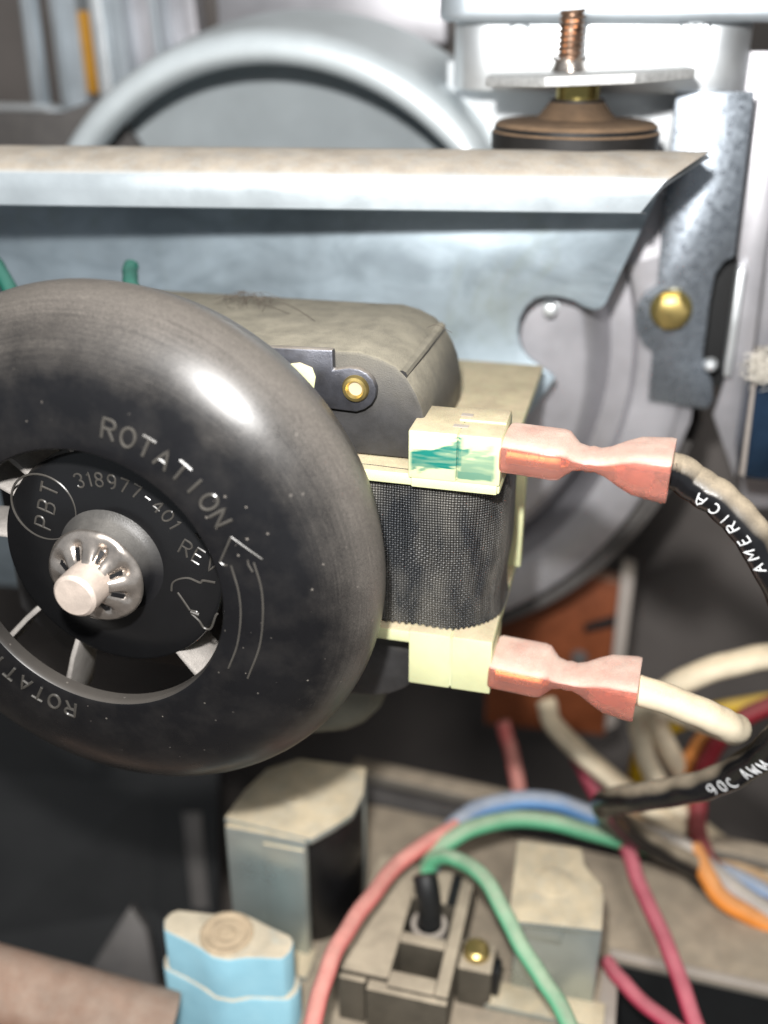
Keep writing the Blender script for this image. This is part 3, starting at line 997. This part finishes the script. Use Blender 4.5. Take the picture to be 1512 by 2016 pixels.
wire('blue_wire', 'pale blue wire arching over the green wire', 'wire', M['bluew'], .17,
     [(846, 1710, 17.5), (866, 1660, 17.8), (905, 1616, 18.2), (960, 1588, 18.6), (1030, 1574, 18.7), (1100, 1582, 18.7), (1170, 1608, 18.7), (1240, 1643, 18.7), (1340, 1690, 18.6), (1450, 1730, 18.4), (1560, 1790, 18.2)])
wire('dark_red_wire', 'dark red wire tucked between the blue and green arches', 'wire', M['darkredw'], .14,
     [(850, 1714, 18.9), (880, 1660, 18.9), (950, 1612, 18.9), (1040, 1594, 19), (1120, 1606, 19), (1200, 1640, 19), (1300, 1680, 19), (1400, 1730, 18.8)])
wire('green_wire', 'upper green wire arching right over the valve', 'wire', M['greenw'], .15,
     [(840, 1716, 17.3), (858, 1680, 17.4), (905, 1642, 17.6), (970, 1618, 17.9), (1050, 1614, 18.2), (1130, 1628, 18.2), (1210, 1652, 18.3), (1300, 1678, 18.4), (1400, 1716, 18.5)])
wire('green_wire', 'lower green wire running down across the right solenoid', 'wire', M['greenw'], .128,
     [(838, 1715, 17.2), (862, 1690, 17.0), (904, 1692, 16.6), (952, 1730, 16.0), (1000, 1810, 15.4), (1050, 1900, 15.0), (1100, 1980, 14.7), (1160, 2090, 14.4)])
wire('pink_wire', 'pink wire curving down left of the terminal block', 'wire', M['pinkw'], .135,
     [(900, 1625, 17.8), (850, 1655, 17.5), (780, 1705, 16.9), (715, 1785, 16.0), (665, 1865, 15.3), (632, 1950, 14.8), (600, 2070, 14.4)])
wire('red_wire', 'rose red wire running straight down over the grey shelf', 'wire', M['redw'], .135,
     [(1195, 1590, 19.2), (1232, 1665, 18.3), (1262, 1745, 17.6), (1298, 1830, 16.9), (1340, 1930, 16.2), (1390, 2070, 15.6)])
wire('pink_wire', 'pink wire emerging from the dark recess at the lower right', 'wire', M['redw'], .125,
     [(1196, 1893, 17.05), (1225, 1932, 16.6), (1265, 1975, 16.2), (1320, 2015, 15.9), (1390, 2070, 15.6)])
wire('teal_wire', 'teal green wire end poking up behind the top of the black wheel', 'wire', M['tealw'], .11, [(258, 524, 14.6), (257, 545, 14.4), (262, 580, 14.2), (300, 660, 14)])
wire('teal_wire', 'teal green wire at the left edge beside the black wheel', 'wire', M['tealw'], .11, [(-60, 490, 14.8), (-15, 515, 14.6), (8, 545, 14.4), (40, 620, 14.2)])

# ------------------------------------------------------------------ sheet metal behind the motor
pl = P(6.0, (-260, 300), (1335, 300), (1252, 476), (1194, 596), (1184, 608), (1170, 611), (1150, 605), (1128, 592), (1104, 585), (1078, 583), (1055, 588), (1036, 603), (1023, 627), (1019, 655), (1026, 685), (1042, 706),
       (1072, 728), (1094, 744), (1035, 828), (960, 950), (900, 1230), (-260, 1130))
panel = thing('steel_panel', 'flat stained pale blue galvanised panel behind the motor with a round notch', 'metal panel', (0, 6, 0))
link('panel_sheet', prism(pl, (0, .12, 0), .03, 2, 20), M['galvstain'], panel)

hc = at(660, 700, 'Y', 7)
rA = (at(1185, 760, 'Y', 6.9) - Vector((hc.x, 6.9, hc.z))).length
hous = thing('blower_housing', 'round grey stamped blower housing with stepped ridges behind the motor', 'blower housing', (hc.x, 9, hc.z))
prof = [(.01, 6.75), (rA - .34, 6.75), (rA - .24, 6.80), (rA - .14, 6.95), (rA + .0, 7.3), (rA + .12, 7.8), (rA + .2, 8.6), (rA + .34, 8.8), (rA + .40, 8.2), (rA + .46, 7.6), (rA + .54, 7.43), (rA + .66, 7.40),
        (rA + 1.25, 7.40), (rA + 1.36, 7.46)]
link('housing_face', lathe(prof, 'Y', 64, c=(hc.x, 0, hc.z), a0=math.radians(-130), a1=math.radians(20)), M['grey'], hous, smooth=50)
hs = [(rA + 1.36, 7.46), (rA + 1.42, 7.8), (rA + 1.5, 8.0), (rA + 1.62, 7.95), (rA + 1.7, 7.8), (rA + 1.8, 7.85), (rA + 1.9, 8.3), (rA + 1.98, 8.9), (rA + 2.0, 11.0)]
link('housing_rim', lathe(hs, 'Y', 64, c=(hc.x, 0, hc.z), a0=math.radians(-130), a1=math.radians(-12)), M['darkgrey'], hous, smooth=50)


def hexscrew(c, r, parent, m1, m2, ax=(0, -1, 0)):
    s = link('hex_screw', merge(lathe([(.001, -.10), (r * 1.12, -.08), (r * 1.2, -.05), (r * 1.2, 0)], 'Y', 28, c=c)), m1, parent)
    pts = [Vector(c) + Vector((r * math.cos(math.radians(60 * i + 10)), -.10, r * math.sin(math.radians(60 * i + 10)))) for i in range(6)]
    link('hex_head', merge(prism(pts, (0, -.22, 0), .025, 2)), m2, s)
    return s


sc = at(1085, 604, 'Y', 6.7)
hexscrew((sc.x, 6.75, sc.z), .12, hous, M['shiny'], M['shiny'])
# flat lavender-grey side plate the bracket is screwed to
sp = P(7.62, (1180, 380), (1420, 380), (1360, 830), (1330, 900), (1140, 900))
link('side_flange', prism(sp, (0, .1, 0), .02), M['grey'], hous)

# ------------------------------------------------------------------ support beam
BY = 3.9
zb, zt_ = at(700, 412, 'Y', BY).z, at(700, 352, 'Y', BY).z
zt_top = at(700, 291, 'Y', BY + .9).z
prof = [(BY + .10, zb - .03), (BY + .0, zb), (BY - .01, (zb + zt_) / 2), (BY, zt_)]
for k in range(1, 11):
    a = math.radians(90 * k / 10)
    prof.append((BY + .9 * (1 - math.cos(a)) ** .8, zt_ + (zt_top - zt_) * math.sin(a)))
prof += [(BY + 1.2, zt_top - .09), (BY + 3.3, zt_top - .34)]
th = .09
bm = bmesh.new()
endx = []
xa, xb = at(1260, 425, 'Y', BY + .68).x, at(1400, 298, 'Y', BY + 1.75).x
secs = []
XL = -9.0
NB_ = 24
rows = []
for j in range(NB_ + 1):
    w = j / NB_
    rowo, rowi = [], []
    for i, (y, z) in enumerate(prof):
        # the end is cut on a slant: low at the front lip, further out at the back
        f = min(1, max(0, (z - zb) / (zt_top - zb)))
        xe = xa + (xb - xa) * (.55 * f + .45 * min(1, max(0, (y - BY) / .9)) ** .7)
        x = XL + (xe - XL) * w
        yw = .176 * (x - 1.8)
        rowo.append(bm.verts.new((x, y + yw, z)))
        # inner skin
        if i == 0:
            ny, nz = 1, 0
        y2 = y + th * (1 if y < BY + .3 else .3)
        z2 = z - th * (0 if z < zt_ else 1)
        rowi.append(bm.verts.new((x, y2 + yw, z2)))
    rows.append(rowo + rowi[::-1])
for A, B in zip(rows, rows[1:]):
    m = len(A)
    for i in range(m):
        bm.faces.new((A[i], A[(i + 1) % m], B[(i + 1) % m], B[i]))
bm.faces.new(rows[0][::-1])
bm.faces.new(rows[-1])
beam = link('support_beam', bm, M['beam'], smooth=35)
tag(beam, 'long folded galvanised beam crossing above the motor, thick dust on its top', 'metal beam')

# ------------------------------------------------------------------ vibration mount on the beam
gy = BY + 2.5
gc = at(1130, 283, 'Y', gy)
zt0 = zt_top - .17
mount = thing('vibration_mount', 'rubber foot with brass sleeve, octagonal plate and threaded stud standing on the beam', 'rubber mount', (gc.x, gy, zt0))
s = (gc - CAM).dot(FW) / FPX       # cm per photo pixel at that distance
zc = lambda py: at(1130, py, 'Y', gy).z
R_ = 162 * s
link('rubber_foot', lathe([(.001, zt0), (R_ * .75, zt0), (R_ * .76, zt0 + .04), (R_ * .97, zt0 + .045), (R_, zt0 + .08), (R_ * 1.005, zc(258)), (R_ * .975, zc(254)), (R_ * .975, zc(246)), (R_ * .93, zc(239)), (R_ * .62, zc(234)),
                           (78 * s, zc(232)), (68 * s, zc(222)), (58 * s, zc(208)), (52 * s, zc(200)), (52 * s, zc(195)), (30 * s, zc(195))], 'Z', 72, c=(gc.x, gy, 0)), M['rubber'], mount, smooth=35)
link('brass_sleeve', lathe([(42 * s, zc(197)), (42 * s, zc(152))], 'Z', 48, c=(gc.x, gy, 0)), M['zinc'], mount)
pr = 200 * s
oc = [Vector((gc.x + .12 + pr * math.cos(math.radians(45 * i + 27)) * 1.03, gy + pr * .9 * math.sin(math.radians(45 * i + 27)), zc(160))) for i in range(8)]
pb = prism(oc, (0, 0, zc(140) - zc(160)), .02)
for v in pb.verts:
    v.co.z += (v.co.x - gc.x) * .045
link('octagonal_plate', pb, M['washer'], mount)
tx = at(1122, 100, 'Y', gy).x
zz0, zz1 = zc(150), zc(20)
pts, rad = [], []
stud = link('threaded_stud', lathe([(20 * s, zz0), (20 * s, zz1)], 'Z', 32, c=(tx, gy, 0)), M['thread'], mount)
turns = 11
th_pts = []
for i in range(turns * 24 + 1):
    a = 2 * math.pi * i / 24
    th_pts.append(Vector((tx + 20.5 * s * math.cos(a), gy + 20.5 * s * math.sin(a), zz0 + (zz1 - zz0) * i / (turns * 24))))
link('screw_thread', tube(th_pts, .030, 6), M['thread'], stud)
b = prism([Vector((tx - 12 * s, gy - 19 * s, zc(118))), Vector((tx + 3 * s, gy - 20 * s, zc(108))), Vector((tx + 14 * s, gy - 19 * s, zc(38))), Vector((tx - 10 * s, gy - 20 * s, zc(38)))], (0, .05, 0), .01)
link('bare_face', b, M['coppery'], stud)
bm = bmesh.new()
NN = 40
prev = None
rowsn = []
for k, (rr_, py) in enumerate(((34, 140), (29, 128), (27, 118), (33, 108))):
    row = []
    for i in range(NN):
        a = 2 * math.pi * i / NN
        jag = (6 * abs(math.sin(a * 3.5)) if k == 3 else 0)
        row.append(bm.verts.new((tx + rr_ * s * math.cos(a), gy + rr_ * s * math.sin(a), zc(py + jag * 2))))
    rowsn.append(row)
for A, B in zip(rowsn, rowsn[1:]):
    for i in range(NN):
        bm.faces.new((A[i], A[(i + 1) % NN], B[(i + 1) % NN], B[i]))
link('toothed_collar', bm, M['steel'], mount)

# ------------------------------------------------------------------ arched panel at the top left
ac = at(572, 622, 'Y', 8.6)
ka = (ac - CAM).dot(FW) / FPX
for_r = lambda px: px * ka * 1.0
Ro = (at(560, 40, 'Y', 8.6) - ac).length - .06
arch = thing('arched_panel', 'pale galvanised panel with a raised round arch, above the beam at the left', 'metal panel', (ac.x, 8.6, ac.z))
prof = [(.01, 10.2), (Ro + .20, 10.2), (Ro + .24, 10.15), (Ro + .15, 9.7), (Ro - .05, 9.2), (Ro - .52, 8.5), (Ro - .62, 8.15), (Ro - .61, 7.9), (Ro - .54, 7.74), (Ro - .42, 7.66),
        (Ro - .24, 7.70), (Ro - .10, 7.86), (Ro - .02, 8.2), (Ro + .02, 8.6), (Ro + .2, 9.6)]
link('arch_ring', lathe(prof[2:], 'Y', 128, c=(ac.x, 0, ac.z)), M['archgalv'], arch, smooth=60)
link('arch_face', lathe(prof[:3], 'Y', 128, c=(ac.x, 0, ac.z)), M['archgalv'], arch, smooth=60)
b = prism(P(9.3, (-200, 218), (120, 222), (200, 190), (300, 330), (-200, 330)), (0, .3, 0), .05)
link('base_plate', b, M['darkgrey'], arch)

# ------------------------------------------------------------------ bright galvanised box at the top right
gx0, gx1 = at(882, 100, 'Y', 7.4).x, at(1482, 100, 'Y', 7.4).x
zb0, zb1 = at(1400, 186, 'Y', 7.4).z, at(1300, 36, 'Y', 7.4).z
rrp = rounded_rect(gx0, gx1, 7.4, 11.5, .62, 8)
gb = thing('galvanised_box', 'bright galvanised box with a lid lip at the top right, above the mount', 'metal box', ((gx0 + gx1) / 2, 9, zb0))
link('box_body', prism([Vector((a, b, zb0)) for a, b in rrp], (0, 0, zb1 - zb0 + .2), .02, 2, 60), M['shiny'], gb, smooth=40)
rrp = rounded_rect(gx0 - .15, gx1 + 1.6, 6.95, 11.5, .5, 8)
link('lid_lip', prism([Vector((a, b, zb1 - .05)) for a, b in rrp], (0, 0, .42), .12, 4, 60), M['galv'], gb, smooth=60)
for px, py in ((1022, 76), (1368, 58)):
    c = at(px, py, 'Y', 7.4)
    link('embossed_dimple', merge(lathe([(.001, -.01), (.09, -.015), (.13, -.055), (.19, -.06), (.235, -.02), (.24, .03)], 'Y', 28, c=(c.x, 7.4, c.z))), M['shiny'], gb)
b = prism(P(8.6, (880, 120), (1345, 120), (1345, 420), (880, 420)), (0, .12, 0), .02)
tag(link('back_sheet', b, M['shiny']), 'bright upright metal sheet behind the rubber mount', 'metal sheet')

# ------------------------------------------------------------------ bracket, strip and steel at the right
br = thing('mounting_bracket', 'spangled galvanised bracket with yellow hex screw at the right', 'bracket', at(1340, 790, 'Y', 7.2))
pts = P(7.3, (1330, 180), (1486, 180), (1462, 380), (1446, 505), (1425, 516), (1408, 540), (1398, 590), (1384, 700), (1388, 728), (1402, 748), (1404, 790), (1392, 806), (1345, 800), (1276, 790), (1284, 694), (1268, 682), (1254, 655), (1250, 625), (1256, 598), (1272, 576), (1294, 563), (1303, 440))
link('bracket_plate', prism(pts, (0, .12, 0), .03, 2, 20), M['spangle'], br)
c = at(1321, 612, 'Y', 7.2)
hexscrew((c.x, 7.3, c.z), .285, br, M['zinc'], M['brass'])
c = at(1399, 722, 'Y', 7.2)
link('small_rivet', merge(lathe([(.001, -.1), (.07, -.09), (.11, -.03), (.12, .03)], 'Y', 20, c=(c.x, 7.3, c.z))), M['shiny'], br)

st = thing('upright_strip', 'grey upright metal strip with a folded bright edge by the right border', 'metal strip', at(1450, 940, 'Y', 7.3))
pts = P(7.45, (1497, 150), (1560, 150), (1510, 480), (1480, 720), (1447, 945), (1403, 818), (1428, 742), (1456, 545), (1452, 505))
link('strip_sheet', prism(pts, (0, .12, 0), .03, 2, 20), M['grey'], st)
fl = [at(1457, 530, 'Y', 7.1), at(1428, 742, 'Y', 7.1)]
link('folded_edge', prism([fl[0] + Vector((-.03, 0, 0)), fl[0] + Vector((.09, 0, 0)), fl[1] + Vector((.09, 0, 0)), fl[1] + Vector((-.03, 0, 0))], (0, .45, 0), .03), M['shiny'], st)
link('slot_back', prism(P(7.9, (1395, 500), (1500, 480), (1470, 760), (1380, 760)), (0, .1, 0), .0), M['black'], st)
b = prism(P(8.2, (1470, 100), (1640, 100), (1640, 1000), (1460, 1000), (1450, 520)), (0, .12, 0), .02)
tag(link('side_sheet', b, M['grey']), 'grey metal sheet behind the upright strip at the right border', 'metal sheet')
e0 = at(1452, 945, 'Y', 6.3)
eb = thing('blue_steel_channel', 'dark blue reflecting steel channel at the right border beside the black wire', 'metal channel', e0)
pts = P(6.3, (1484, 735), (1640, 720), (1640, 960), (1462, 945), (1454, 925))
link('channel_face', prism(pts, (0, 1.5, 0), .1, 3), M['bluesteel'], eb)
pts = P(6.22, (1482, 745), (1490, 745), (1466, 940), (1456, 935))
link('channel_edge', prism(pts, (0, .1, 0), .02), M['frame'], eb)
bm = bmesh.new()
rnd = random.Random(5)
for k in range(320):
    c = at(1502 + rnd.gauss(0, 13), 726 + rnd.gauss(0, 13), 'Y', 6.0 + rnd.uniform(-.2, .2))
    d = Vector((rnd.gauss(0, 1), rnd.gauss(0, 1), rnd.gauss(0, 1))).normalized() * rnd.uniform(.05, .16)
    tube(rounded([c - d, c + Vector((rnd.gauss(0, .05), rnd.gauss(0, .05), rnd.gauss(0, .05))), c + d], 3), .006, 3, bm)
tag(link('insulation_tuft', bm, M['fluff']), 'white fluffy tuft of insulation on top of the blue steel channel', 'insulation')

# ------------------------------------------------------------------ brown board
bb = thing('brown_board', 'orange brown board in a grey frame below the blower housing', 'board', at(1100, 1440, 'Y', 9.6))
pts = P(9.6, (960, 1090), (1222, 1150), (1190, 1448), (955, 1425))
link('board_face', prism(pts, (0, .5, 0), .03), M['brown'], bb)
pts = P(9.45, (1222, 1128), (1250, 1138), (1214, 1430), (1190, 1440))
link('frame_edge', prism(pts, (0, .8, 0), .05), M['frame'], bb)
link('board_slot', prism(P(9.55, (1150, 1232), (1212, 1212), (1208, 1235), (1150, 1246)), (0, .06, 0), .01), M['black'], bb)
c = at(1140, 1300, 'Y', 9.5)
link('board_screw', lathe([(.001, -.12), (.16, -.1), (.2, 0), (.2, .1)], 'Y', 20, c=(c.x, 9.6, c.z)), M['darkgrey'], bb)

# ------------------------------------------------------------------ strips at the top left
FT = thing('duct_divider', 'upright grey sheet metal folds in the top left corner', 'metal divider', at(200, 200, 'Y', 11.5))


def strip(px0, px1, py0, py1, y, depth, m, parent, name, lean=.13, w=.02):
    a, b = (py0 - 0) * lean, (py1 - 0) * lean
    return link(name, prism(P(y, (px0 + a, py0), (px1 + a, py0), (px1 + b, py1), (px0 + b, py1)), (0, depth, 0), w), m, parent)


strip(95, 145, -40, 260, 11.2, .6, M['galv'], FT, 'fold')
strip(172, 196, -40, 230, 10.9, .9, M['shiny'], FT, 'fold')
strip(205, 234, -40, 230, 11.0, .8, M['galv'], FT, 'fold')
strip(236, 290, -40, 230, 11.5, .6, M['grey'], FT, 'fold')
strip(290, 303, -40, 230, 10.9, .9, M['galv'], FT, 'fold')
strip(306, 380, -40, 230, 11.6, .5, M['grey'], FT, 'fold')
strip(146, 204, -40, 260, 11.9, .3, M['darkgrey'], FT, 'fold')
o = strip(143, 168, 22, 184, 11.3, .35, M['ochre'], None, 'ochre_strip')
tag(o, 'ochre yellow upright strip between the grey metal folds', 'strip')
wb = thing('window_frame_strip', 'thin pale metal corner edging of the dark opening at the top left border', 'metal edging', at(60, 215, 'Y', 10.5))
strip(38, 54, -40, 213, 10.5, .4, M['galv'], wb, 'upright_edge')
link('bottom_edge', prism(P(10.45, (-120, 205), (84, 208), (104, 220), (100, 226), (82, 219), (-120, 217)), (0, .5, 0), .02), M['shiny'], wb)
b = prism(P(11.5, (420, -60), (880, -60), (880, 90), (430, 90)), (0, .4, 0), .1)
tag(link('upper_sheet', b, M['grey']), 'grey sheet metal band behind the top of the arch', 'metal sheet')

# ------------------------------------------------------------------ lower shelf and gas valve
ZS = -8.5
sh = thing('valve_body', 'dusty grey cast valve body spread along the bottom', 'gas valve', at(900, 1700, 'Z', ZS))
pts = PZ(ZS, (560, 1560), (760, 1588), (1000, 1640), (1700, 1790), (1700, 2000), (1200, 1888), (1195, 2300), (500, 2300))
link('valve_deck', prism(pts, (0, 0, -.12), .03), M['valve'], sh)
a0, a1 = at(690, 1535, 'Z', ZS + .1), at(1750, 1770, 'Z', ZS + .1)
link('back_ledge', prism([a0, a1, a1 + Vector((0, .45, 0)), a0 + Vector((0, .45, 0))], (0, 0, .25), .05), M['valve'], sh)
a0, a1 = at(690, 1556, 'Z', ZS - .1), at(1750, 1800, 'Z', ZS - .1)
link('back_ledge', prism([a0, a1, a1 + Vector((0, .35, 0)), a0 + Vector((0, .35, 0))], (0, 0, -.3), .04), M['darkgrey'], sh)
# rim round the dark recess at the lower right
a0, a1 = at(1200, 1886, 'Z', ZS), at(1700, 1998, 'Z', ZS)
link('recess_rim', prism([a0, a1, a1 + Vector((0, .16, 0)), a0 + Vector((0, .16, 0))], (0, 0, .07), .02), M['frame'], sh)
link('recess_back', prism([a0 + Vector((0, .02, -.12)), a1 + Vector((0, .02, -.12)), a1 + Vector((0, .1, -.12)), a0 + Vector((0, .1, -.12))], (0, 0, -3), 0), M['black'], sh)
a0, a1 = at(1186, 1888, 'Z', ZS + .02), at(1170, 2200, 'Z', ZS + .02)
link('recess_rim', prism([a0, a0 + Vector((.28, 0, 0)), Vector((a0.x + .28, a1.y, a0.z)), Vector((a0.x, a1.y, a0.z))], (0, 0, -2.0), .04), M['frame'], sh)
f0 = at(1200, 1900, 'Z', ZS - 2.5)
link('recess_floor', box(f0.x - .6, f0.x + 9, -3, f0.y + .8, ZS - 2.8, ZS - 2.5, 0), M['black'], sh)

# left solenoid
s0 = at(612, 1885, 'Z', ZS)
ys = s0.y
zt1 = at(612, 1655, 'Y', ys).z
xl = at(440, 1618, 'Y', ys).x
so = thing('solenoid', 'left solenoid in a shiny folded bracket with dusty top and black coil', 'solenoid', ((xl + s0.x) / 2, ys, ZS), 'solenoids on the valve body')
dep = 2.55
link('front_leg', box(xl, s0.x, ys, ys + .14, ZS, zt1 - .05, .05), M['zincplate'], so)
tp = [at(440, 1610, 'Z', zt1), at(612, 1652, 'Z', zt1), at(655, 1628, 'Z', zt1), at(695, 1602, 'Z', zt1), at(716, 1562, 'Z', zt1), at(722, 1510, 'Z', zt1), at(590, 1492, 'Z', zt1), at(525, 1512, 'Z', zt1), at(480, 1555, 'Z', zt1)]
link('top_plate', prism(tp, (0, 0, -.14), .04), M['zincplate'], so)
link('front_panel', box(xl + (s0.x - xl) * .48, s0.x - .02, ys - .05, ys + .01, ZS + .1, zt1 - .22, .025), M['zincplate'], so)
cxm = (xl + s0.x) / 2 + .18
link('coil_body', lathe([(.01, zt1 - .16), (.92, zt1 - .16), (.95, zt1 - .3), (.95, ZS + .15), (.9, ZS + .02), (.01, ZS + .02)], 'Z', 40, c=(cxm + .15, ys + 1.15, 0)), M['coil'], so)
bk = at(722, 1530, 'Z', zt1)
link('rear_leg', box(bk.x - 1.1, bk.x, bk.y - .14, bk.y, ZS, zt1 - .03, .04), M['zincplate'], so)
c = at(580, 1567, 'Z', zt1)
link('rivet_head', lathe([(.001, .05), (.1, .045), (.2, .02), (.22, 0)], 'Z', 24, c=(c.x, c.y, zt1)), M['zincplate'], so)
link('mounting_foot', box(xl - .1, s0.x + .1, ys - .5, ys + .1, ZS, ZS + .12, .04), M['zincplate'], so)

# right solenoid
s1 = at(1165, 1985, 'Z', ZS)
ys = s1.y
zt2 = at(1182, 1832, 'Y', ys).z
xl2 = at(1000, 1985, 'Y', ys).x
s2 = thing('solenoid', 'right solenoid in a dull bracket with one rounded corner, behind the green wire', 'solenoid', ((xl2 + s1.x) / 2, ys, ZS), 'solenoids on the valve body')
xr2 = at(1186, 1835, 'Y', ys).x
link('front_leg', box(xl2, xr2, ys, ys + .14, ZS, zt2 - .05, .05), M['zincplate'], s2)
tp = PZ(zt2, (1000, 1812), (1186, 1832), (1190, 1770), (1186, 1742), (1168, 1722), (1152, 1702), (1146, 1668), (1018, 1652))
link('top_plate', prism(tp, (0, 0, -.14), .04), M['zincplate'], s2)
link('coil_body', box(xl2 + .1, xr2 - .45, ys + .2, ys + 1.55, ZS, zt2 - .15, .2, 3), M['coil'], s2)
c = at(1092, 1738, 'Z', zt2)
link('rivet_head', lathe([(.001, .03), (.22, .025), (.3, .015), (.33, 0)], 'Z', 28, c=(c.x, c.y, zt2)), M['zincplate'], s2)
zn = zt2 - .05
link('front_tab', box(xl2 + .15, xl2 + .75, ys - .06, ys + .02, zt2 - .42, zt2 - .12, .03), M['zincplate'], s2)
link('mounting_foot', box(xl2 - .35, xr2 + .2, ys - .45, ys + .05, ZS, ZS + .14, .04), M['zincplate'], s2)

# blue regulator cap
c0 = at(450, 1838, 'Z', -6.9)
ct = thing('regulator_cap', 'light blue painted regulator tower with dusty lobed top', 'regulator', (c0.x, c0.y, ZS - 2))
tp = PZ(-6.9, (322, 1808), (336, 1794), (352, 1789), (422, 1797), (440, 1792), (474, 1794), (500, 1806), (528, 1820), (572, 1840), (579, 1852), (572, 1872), (556, 1887), (486, 1884), (450, 1890), (418, 1884), (396, 1868), (360, 1848), (322, 1830))
link('cap_body', prism(tp, (0, 0, -2.0), .05, 3, 30), M['blue'], ct)
tp2 = [Vector((c0.x + (p.x - c0.x) * 1.08, c0.y + (p.y - c0.y) * 1.08, -7.75)) for p in tp]
link('cap_skirt', prism(tp2, (0, 0, -2.9), .16, 3, 30), M['blue'], ct)
link('screw_boss', lathe([(.001, -6.86), (.10, -6.86), (.13, -6.885), (.18, -6.87), (.25, -6.87), (.29, -6.885), (.35, -6.86), (.40, -6.875), (.43, -6.91)], 'Z', 40, c=(c0.x - .03, c0.y, 0)), M['boss2'], ct)

# terminal block
zt3 = -7.5
tb = thing('terminal_block', 'dusty black plastic terminal block with square sockets in front of the solenoids', 'terminal block', at(800, 1950, 'Z', ZS))
qa, qb = at(770, 1908, 'Z', zt3), at(862, 1925, 'Z', zt3)
x0h, x1h = qa.x, qb.x
ya, yb = at(815, 1918, 'Z', zt3).y, at(830, 1862, 'Z', zt3).y
yc, yd = at(840, 1842, 'Z', zt3).y, at(850, 1775, 'Z', zt3).y
fy = at(800, 1948, 'Z', zt3).y
by = at(850, 1700, 'Z', zt3).y
xL, xR = at(665, 1915, 'Z', zt3).x, at(886, 1947, 'Z', zt3).x
lowz = -11.0
link('block_body', box(xL + .05, xR - .05, fy + .12, by, lowz, zt3 - .75, .03), M['plastic'], tb)
parts = [box(xL, x0h, fy + .12, by, zt3 - .8, zt3, .03), box(x1h, xR, fy, by, zt3 - .8, zt3, .03), box(x0h, x1h, fy, ya, zt3 - .8, zt3 - .003, .02),
         box(x0h, x1h, yb, yc, zt3 - .8, zt3 - .003, .02), box(x0h, x1h, yd, by, zt3 - .8, zt3 - .003, .02)]
link('socket_frame', merge(*parts), M['plastic'], tb)
link('front_wall', merge(box(xL, x0h - .35, fy + .02, fy + .12, lowz, zt3 - .08, .02), box(x0h - .3, xR, fy - .1, fy + .1, lowz, zt3 - .06, .02)), M['plastic'], tb)
q0, q1 = at(878, 1780, 'Z', zt3), at(902, 1722, 'Z', zt3)
link('socket_slot', box(q0.x, q0.x + .16, q0.y, q1.y, zt3 - .3, zt3 + .006, .0), M['black'], tb)
pc = Vector(((x0h + x1h) / 2, (yc + yd) / 2, 0))
link('socket_ring', lathe([(.22, zt3 - .5), (.22, zt3 - .12), (.3, zt3 - .12), (.3, zt3 - .5)], 'Z', 28, c=(pc.x, pc.y, 0)), M['frame'], tb)
top_p = at(836, 1722, 'Y', pc.y + .25)
plug = link('wire_plug', tube(rounded([Vector((pc.x, pc.y, zt3 - .5)), Vector((pc.x, pc.y + .05, zt3 + .1)), (Vector((pc.x, pc.y, zt3 + .3)) + top_p) / 2, top_p], 6), .2, 14), M['black'])
tag(plug, 'black plug pushed into the terminal block at the end of the green wires', 'plug')
bx = at(905, 1850, 'Z', -7.7)
b0, b1 = at(900, 1905, 'Z', -7.7), at(968, 1918, 'Z', -7.7)
sb = thing('screw_terminal', 'small square terminal post with brass screw beside the terminal block', 'terminal', (b0.x + .3, b0.y, ZS))
yy = at(930, 1850, 'Z', -7.7).y
link('post_body', box(b0.x, b1.x, b0.y, yy, lowz, -7.7, .04), M['plastic'], sb)
c = at(938, 1876, 'Z', -7.7)
link('brass_screw', lathe([(.001, -7.55), (.16, -7.56), (.21, -7.6), (.22, -7.7)], 'Z', 28, c=(c.x, c.y, 0)), M['brass'], sb)
link('side_clip', box(b1.x, b1.x + .12, b0.y + .1, yy - .2, -8.3, -7.75, .03), M['black'], sb)

# gas pipe
p0, p1 = atd(-160, 1905, 15.5), atd(330, 2035, 16.0)
pp = thing('gas_pipe', 'dusty brown gas pipe entering from the lower left corner', 'pipe', p1)
link('pipe_body', tube([p0 + (p1 - p0) * (i / 10) for i in range(11)], .62, 40), M['pipe'], pp)
e = (p1 - p0).normalized()

# dim plates at the lower left
g = prism([atd(256, 1785, 21), atd(180, 1905, 21), atd(200, 1975, 21), atd(318, 1975, 21), atd(288, 1830, 21)], FW * .3, .03)
tag(link('grey_gusset', g, M['darkgrey']), 'dark grey triangular gusset rising behind the dusty pipe', 'gusset')
g = prism([atd(358, 1600, 24), atd(396, 1600, 24), atd(412, 1790, 24), atd(378, 1790, 24)], FW * .3, .03)
tag(link('metal_post', g, M['darkgrey']), 'dim blue grey post in the shadow left of the shiny solenoid', 'post')
g = prism([atd(-200, 1380, 25), atd(430, 1430, 24), atd(430, 1900, 24), atd(-200, 2000, 24)], FW * .2, 0)  # added black sheet: its colour keeps the shade under the wheel near black
tag(link('wheel_shade_sheet', g, M['black']), 'flat black sheet standing in for the shade under the wheel at the left', 'shade sheet')
